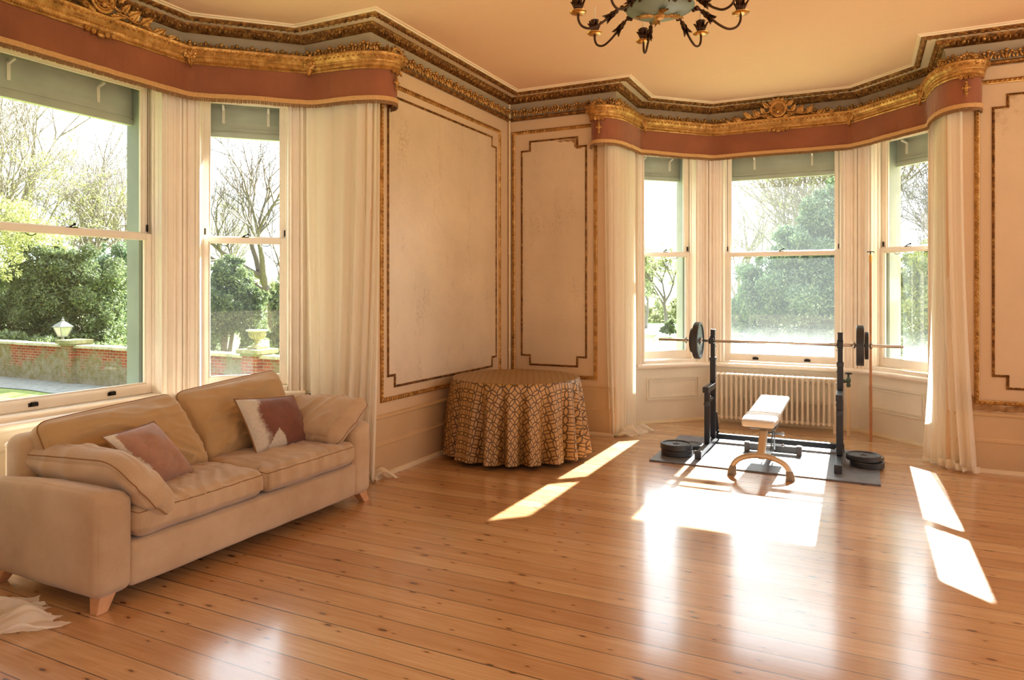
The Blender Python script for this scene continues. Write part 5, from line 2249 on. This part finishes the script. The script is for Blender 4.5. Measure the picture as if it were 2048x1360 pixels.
# stone urn on the nearer pier
ur = thing('stone_urn', 'shallow stone urn standing on the garden wall pier', 'urn', (-8.78, 4.61, 0.235))
m = MB()
m.box(-0.16, 0.16, -0.16, 0.16, 0, 0.05)
m.lathe([(0, 0.05), (0.13, 0.05), (0.12, 0.08), (0.06, 0.12), (0.05, 0.17), (0.07, 0.19), (0.05, 0.2), (0.10, 0.23), (0.17, 0.29), (0.19, 0.35), (0.185, 0.38), (0.235, 0.40), (0.25, 0.425), (0.23, 0.43), (0.17, 0.41), (0, 0.38)], 28)
m.build('bowl', M['mossy_stone'], ur, smooth=35)
m = MB()
for k in range(18):
    a = 2 * PI * k / 18
    m.tube([(math.cos(a) * rr, math.sin(a) * rr, z) for rr, z in ((0.10, 0.23), (0.155, 0.27), (0.185, 0.32), (0.19, 0.35))], [0.012, 0.016, 0.018, 0.010], 6)
m.build('gadrooning', M['mossy_stone'], ur, smooth=60)
m = MB()
m.tube([(0.24 * math.cos(2 * PI * k / 32), 0.24 * math.sin(2 * PI * k / 32), 0.422) for k in range(32)], 0.016, 7, closed=True)
m.build('rim', M['stone'], ur, smooth=60)

# lantern on a post behind the wall
la = thing('garden_lantern', 'small four-sided lantern standing beside a garden wall pier', 'lantern', (-16.95, 5.15, GZ))
m = MB()
m.tube([(0, 0, 0), (0, 0, 1.22)], [0.05, 0.035], 10)
m.build('post', M['lead'], la, smooth=50)
zb = 1.20
m = MB()
vs = []
for (h, z) in ((0.085, zb), (0.17, zb + 0.27)):
    vs += [(-h, -h, z), (h, -h, z), (h, h, z), (-h, h, z)]
m.add(vs, [(3, 2, 1, 0), (4, 5, 6, 7), (0, 1, 5, 4), (1, 2, 6, 5), (2, 3, 7, 6), (3, 0, 4, 7)])
m.build('glazing', M['lantern_glass'], la, smooth=0)
m = MB()
for i, j in ((-1, -1), (1, -1), (1, 1), (-1, 1)):
    m.bar((i * 0.088, j * 0.088, zb), (i * 0.174, j * 0.174, zb + 0.275), 0.018)
for a, b in (((-1, -1), (1, -1)), ((1, -1), (1, 1)), ((1, 1), (-1, 1)), ((-1, 1), (-1, -1))):
    m.bar((a[0] * 0.09, a[1] * 0.09, zb), (b[0] * 0.09, b[1] * 0.09, zb), 0.02)
    m.bar((a[0] * 0.175, a[1] * 0.175, zb + 0.275), (b[0] * 0.175, b[1] * 0.175, zb + 0.275), 0.024)
m.build('lantern_frame', M['lead'], la, smooth=0)
m = MB()
vs = []
for (h, z) in ((0.20, zb + 0.28), (0.13, zb + 0.35), (0.05, zb + 0.42), (0.035, zb + 0.44)):
    vs += [(-h, -h, z), (h, -h, z), (h, h, z), (-h, h, z)]
fs = [(3, 2, 1, 0), (12, 13, 14, 15)]
for k in range(3):
    for i in range(4):
        fs.append((k * 4 + i, k * 4 + (i + 1) % 4, k * 4 + 4 + (i + 1) % 4, k * 4 + 4 + i))
m.add(vs, fs)
m.lathe([(0, zb + 0.43), (0.03, zb + 0.44), (0.045, zb + 0.47), (0.03, zb + 0.49), (0.012, zb + 0.51), (0.018, zb + 0.53), (0.006, zb + 0.56), (0, zb + 0.57)], 10)
m.build('lantern_roof', M['lead'], la, smooth=30)


# ------------------------------------------------------------------ planting
def cloud_mesh(name, mat, parent, blobs, n, size, seed, shell=0.55, flat=0.6):
    """leaves as small folded blades scattered through ellipsoids (x,y,z,rx,ry,rz,weight)"""
    rg = np.random.default_rng(seed)
    w = np.array([b[6] if len(b) > 6 else b[3] * b[4] * b[5] for b in blobs], float)
    w /= w.sum()
    pick = rg.choice(len(blobs), n, p=w)
    B = np.array([b[:6] for b in blobs], float)[pick]
    d = rg.normal(size=(n, 3))
    d /= np.linalg.norm(d, axis=1)[:, None]
    r = shell + (1 - shell) * rg.random(n) ** 0.7
    r *= 1 + 0.10 * np.sin(d[:, 0] * 7 + d[:, 2] * 5 + pick) * np.cos(d[:, 1] * 6)
    C = B[:, :3] + d * r[:, None] * B[:, 3:6]
    nr = rg.normal(size=(n, 3)) * 0.8 + d * 0.7
    nr /= np.linalg.norm(nr, axis=1)[:, None]
    a = np.cross(nr, rg.normal(size=(n, 3)))
    a /= np.linalg.norm(a, axis=1)[:, None]
    b = np.cross(nr, a)
    s = size * (0.6 + 0.8 * rg.random(n))[:, None]
    V = np.empty((n, 4, 3))
    V[:, 0] = C - a * s
    V[:, 1] = C + b * s * flat * 0.6
    V[:, 2] = C + a * s
    V[:, 3] = C - b * s * flat * 0.6
    V = V.reshape(-1, 3)
    me = bpy.data.meshes.new(name)
    me.vertices.add(n * 4)
    me.vertices.foreach_set('co', V.ravel())
    me.loops.add(n * 4)
    me.loops.foreach_set('vertex_index', np.arange(n * 4, dtype=np.int32))
    me.polygons.add(n)
    me.polygons.foreach_set('loop_start', np.arange(0, n * 4, 4, dtype=np.int32))
    me.polygons.foreach_set('loop_total', np.full(n, 4, dtype=np.int32))
    me.update()
    me.validate()
    me.materials.append(mat)
    o = bpy.data.objects.new(name, me)
    COL.objects.link(o)
    o.parent = parent
    return o


def at(px, d, z=GZ):
    """ground spot seen at image column px, d metres in front of the camera"""
    th = math.radians(26.25)
    Fw = Vector((-math.sin(th), math.cos(th), 0))
    Rt = Vector((math.cos(th), math.sin(th), 0))
    p = Vector((CAM_LOC[0], CAM_LOC[1], 0)) + Fw * d + Rt * ((px - 1024) / 1413 * d)
    return Vector((p.x, p.y, z))


def zat(py, d):
    return 1.6 + (579 - py) / 1413 * d


def bush(name, label, px, d, blobs, mat, n, size, seed, group=None, stem=True, cat='shrub'):
    """blobs in image-ish units: (dpx, py, rpx, rpy)"""
    base = at(px, d)
    r = thing(name, label, cat, base, 0, group)
    k = d / 1413
    th = math.radians(26.25)
    Rt = Vector((math.cos(th), math.sin(th), 0))
    rg = random.Random(seed)
    out = []
    for (dx, py, rx, ry) in blobs:
        c = Rt * (dx * k)
        dep = rg.uniform(-0.3, 0.3) * rx * k
        c += Vector((-Rt.y, Rt.x, 0)) * dep
        out.append((c.x, c.y, zat(py, d) - GZ, rx * k, rx * k, ry * k))
    sub = []
    for (x, y, z, rx, ry, rz) in out:
        sub.append((x, y, z, rx * 0.8, ry * 0.8, rz * 0.8, rx * rz * 0.9))
        for q in range(16):
            v = Vector((rg.gauss(0, 1), rg.gauss(0, 1), rg.gauss(0.15, 1))).normalized()
            e = rg.uniform(0.7, 1.08)
            s_ = rg.uniform(0.14, 0.36)
            sub.append((x + v.x * rx * e, y + v.y * ry * e, z + v.z * rz * e, rx * s_, ry * s_, rz * s_ * 0.9, rx * rz * s_ * s_ * 1.5))
    cloud_mesh('foliage', mat, r, sub, n, size, seed, shell=0.3)
    if stem:
        m = MB()
        for i, b in enumerate(out[:6]):
            m.tube([(b[0] * 0.2, b[1] * 0.2, 0), (b[0] * 0.6, b[1] * 0.6, b[2] * 0.45), (b[0], b[1], b[2])], [0.09, 0.06, 0.02], 6)
        m.build('stem', M['bark'], r, smooth=60)
    return r


def bare_tree(label, px, d, height, spread, seed, levels=6, twigs=4, lean=(0, 0), mat='bark', leaf=None, nleaf=0, lsize=0.09, group='bare trees beyond the garden', first=0.28, r0=None, leaf_z=(0.25, 0.9)):
    base = at(px, d)
    r = thing('tree', label, 'tree', base, 0, group)
    rg = random.Random(seed)
    m = MB()
    tips = []

    def grow_(p, dr, L, rad, lev):
        pts = [p]
        q = p.copy()
        dd = dr.copy()
        n = 5 if lev < 3 else 3
        for i in range(n):
            dd = (dd + Vector((rg.gauss(0, .11), rg.gauss(0, .11), rg.gauss(0.04, .07)))).normalized()
            q = q + dd * (L / n)
            pts.append(q.copy())
        rs = [rad * (1 - 0.5 * i / n) for i in range(n + 1)]
        m.tube(pts, rs, 7 if lev == 0 else (5 if lev < 2 else 3), caps=False)
        if lev >= 2:
            tips.extend(pts[1:])
        if lev >= levels:
            return
        k = twigs + (1 if lev == 0 else 0) if lev < 3 else 3
        for j in range(k):
            t = rg.uniform(0.35 if lev else 0.45, 1.0) if j < k - 1 else 1.0
            i = min(n - 1, int(t * n))
            s = pts[i].lerp(pts[i + 1], t * n - i if i < n else 0) if t < 1 else pts[-1]
            ang = rg.uniform(0.35, 0.95) if j < k - 1 else rg.uniform(0.05, 0.3)
            ax = dd.orthogonal().normalized()
            ax = Matrix.Rotation(rg.uniform(0, 2 * PI), 3, dd) @ ax
            nd = Matrix.Rotation(ang, 3, ax) @ dd
            nd = (nd + Vector((0, 0, 0.12)) * spread).normalized()
            grow_(s, nd, L * rg.uniform(0.58, 0.82), max(0.0065, rad * 0.54 * rg.uniform(0.85, 1.1)), lev + 1)
    rad = r0 or height * 0.018
    grow_(Vector((0, 0, 0)), Vector((lean[0], lean[1], 1)).normalized(), height * first, rad, 0)
    m.build('trunk', M[mat], r, smooth=180, fix=False)
    if leaf and nleaf:
        zs = max(p.z for p in tips)
        sel = [p for p in tips if leaf_z[0] * zs < p.z < leaf_z[1] * zs]
        if sel:
            rr = random.Random(seed + 1)
            pick = [rr.choice(sel) for _ in range(min(400, len(sel)))]
            cloud_mesh('foliage', M[leaf], r, [(p.x, p.y, p.z, .28, .28, .22, 1) for p in pick], nleaf, lsize, seed, shell=0.1)
    return r


# left bay: yews behind the wall
bush('evergreen_shrub', 'broad dark evergreen bush directly behind the garden lantern', 110, 25,
     [(0, 600, 80, 95), (-70, 610, 70, 90), (70, 620, 75, 90), (-30, 545, 60, 60), (45, 560, 55, 60), (105, 660, 45, 60), (20, 520, 40, 40), (-110, 650, 60, 80), (0, 690, 130, 40)], M['yew'], 110000, 0.056, 1, 'garden evergreens')
bush('evergreen_shrub', 'dark evergreen bush behind the wall at the outer edge of the wide window', -70, 28,
     [(0, 600, 80, 100), (-60, 640, 70, 100), (60, 640, 50, 80), (0, 690, 100, 40)], M['yew'], 40000, 0.056, 2, 'garden evergreens')
bush('evergreen_shrub', 'grey-green evergreen bush between the garden lantern and the window reveal', 232, 27,
     [(0, 560, 42, 70), (-20, 620, 50, 70), (20, 640, 45, 70), (-30, 530, 30, 40), (0, 690, 60, 45)], M['holly'], 36000, 0.056, 3, 'garden evergreens')
bush('evergreen_shrub', 'tall dark evergreen behind the stone urn in the narrow window', 448, 21,
     [(0, 610, 58, 85), (30, 580, 40, 50), (-30, 640, 55, 75), (55, 640, 40, 60), (10, 540, 32, 30), (70, 600, 22, 30)], M['yew'], 50000, 0.046, 4, 'garden evergreens')
bush('evergreen_shrub', 'small dark evergreen beside the stone urn and the window frame', 568, 20,
     [(0, 640, 32, 40), (10, 690, 40, 40), (-8, 600, 20, 30)], M['yew'], 8000, 0.07, 5, 'garden evergreens')
bush('spring_shrub', 'yellow-green shrub in young leaf before the yews in the wide sofa window', 10, 22,
     [(0, 430, 60, 40), (60, 455, 50, 28), (-40, 500, 50, 50), (0, 520, 40, 40), (110, 480, 32, 18), (20, 470, 60, 40), (-60, 420, 60, 50)], M['spring'], 9000, 0.05, 6, 'shrubs in spring leaf', False)
bush('spring_shrub', 'pale thicket in the distance behind the stone urn', 520, 55,
     [(0, 600, 60, 50), (-60, 640, 60, 50), (60, 610, 60, 60), (0, 680, 110, 50), (90, 650, 60, 60)], M['pale'], 16000, 0.17, 7, 'shrubs in spring leaf', False)
bush('spring_shrub', 'pale thicket in the distance behind the yews in the wide window', 120, 60,
     [(-120, 620, 80, 70), (0, 600, 90, 70), (110, 620, 80, 70), (220, 640, 70, 70)], M['pale'], 14000, 0.2, 17, 'shrubs in spring leaf', False)
bare_tree('tall bare tree, bark tinted with haze, above the yellow-green shrub', 40, 30, 16, 1.0, 11, 6, 4, (0.05, 0.0), 'bark_hazed', 'spring', 2600, 0.07, leaf_z=(0.2, 0.62))
bare_tree('bare tree rising straight above the garden lantern', 150, 34, 15, 1.0, 12, 6, 4, (0.0, 0.1), 'bark_hazed', 'spring', 2200, 0.07, leaf_z=(0.2, 0.6))
bare_tree('bare tree beside the window reveal above the grey-green bush', 228, 36, 13.0, 1.0, 13, 6, 4, (0, 0), 'bark_hazed', 'spring', 1500, 0.07, leaf_z=(0.2, 0.6))
bare_tree('bare tree largely cut off by the outer edge of the wide window', -60, 27, 14, 1.0, 14, 6, 4, (0.1, 0.1), 'bark_hazed', 'spring', 2200, 0.07, leaf_z=(0.2, 0.6))
bare_tree('bare branching tree behind the urn in the narrow window', 552, 26, 12, 0.7, 15, 6, 4, (-0.12, 0.0), 'bark')
bare_tree('slim bare tree above the tall evergreen behind the urn', 455, 38, 10.5, 1.0, 16, 6, 4, (0.0, 0.0), 'bark_hazed', 'spring', 1600, 0.07)

# back bay: the great grey-green bush and what stands round it
bush('evergreen_shrub', 'huge grey-green bush filling the wide window behind the barbell', 1610, 17,
     [(0, 590, 130, 110), (60, 520, 95, 95), (-70, 600, 80, 85), (50, 450, 70, 80), (-10, 520, 70, 60), (100, 600, 90, 120), (70, 410, 50, 50), (-110, 620, 45, 60), (20, 680, 170, 40)],
     M['holly'], 120000, 0.044, 21, 'garden evergreens')
bush('spring_shrub', 'bright lime-green bush seen past the wooden pole', 1850, 15,
     [(0, 560, 60, 65), (-20, 620, 65, 75), (40, 610, 60, 80), (20, 520, 45, 40), (0, 690, 90, 50)], M['lime'], 42000, 0.042, 22, 'shrubs in spring leaf')
bare_tree('bare tangle of branches above the lime-green bush', 1850, 18, 9.0, 0.7, 23, 6, 5, (0, 0), 'bark')
bare_tree('bare tree overhanging the huge bush in the wide gym window', 1640, 22, 11.5, 0.9, 24, 6, 5, (-0.15, -0.05), 'bark_hazed', 'pale', 3500, 0.05, leaf_z=(0.4, 1.0))
bare_tree('small leafing tree rising clear of the huge bush', 1480, 30, 9.0, 1.0, 25, 6, 4, (0, 0), 'bark_hazed', 'pale', 1500, 0.06)
bare_tree('thin young tree beyond the meadow, nearer the gym curtain', 1292, 46, 7.0, 1.0, 26, 4, 4, (0, 0), 'bark', 'pale', 2600, 0.11, leaf_z=(0.2, 1.0), group='young trees beyond the meadow')
bare_tree('young tree in pale leaf beyond the meadow, nearer the window reveal', 1335, 42, 7.5, 1.0, 27, 4, 4, (0, 0), 'bark', 'pale', 3600, 0.11, leaf_z=(0.2, 1.0), group='young trees beyond the meadow')
bush('spring_shrub', 'pale thicket behind the young trees at the edge of the meadow', 1320, 56,
     [(0, 630, 40, 32), (-50, 630, 40, 28), (50, 625, 40, 36), (110, 630, 50, 36), (160, 640, 40, 26)], M['pale'], 12000, 0.15, 28, 'shrubs in spring leaf', False)
bush('spring_shrub', 'dark low bush beside the bright water on the meadow', 1341, 38,
     [(0, 655, 14, 14), (-8, 660, 12, 9)], M['yew'], 2500, 0.09, 29, 'shrubs in spring leaf', False)
# a pond and a far hill
m = MB()
c = at(1310, 46)
m.lathe([(0, 0.03), (6.5, 0.03), (6.6, 0.0), (0, 0.0)], 40, Matrix.Translation((c.x, c.y, GZ)))
t = NT('still_pond_water')
o = m.build('lake', t.done(t.bsdf(S((190, 204, 208)), 0.06, 0, 0.9)), None, smooth=30)
struct(o, 'bright water beyond the meadow and the barbell tip', 'pond')
m = MB()


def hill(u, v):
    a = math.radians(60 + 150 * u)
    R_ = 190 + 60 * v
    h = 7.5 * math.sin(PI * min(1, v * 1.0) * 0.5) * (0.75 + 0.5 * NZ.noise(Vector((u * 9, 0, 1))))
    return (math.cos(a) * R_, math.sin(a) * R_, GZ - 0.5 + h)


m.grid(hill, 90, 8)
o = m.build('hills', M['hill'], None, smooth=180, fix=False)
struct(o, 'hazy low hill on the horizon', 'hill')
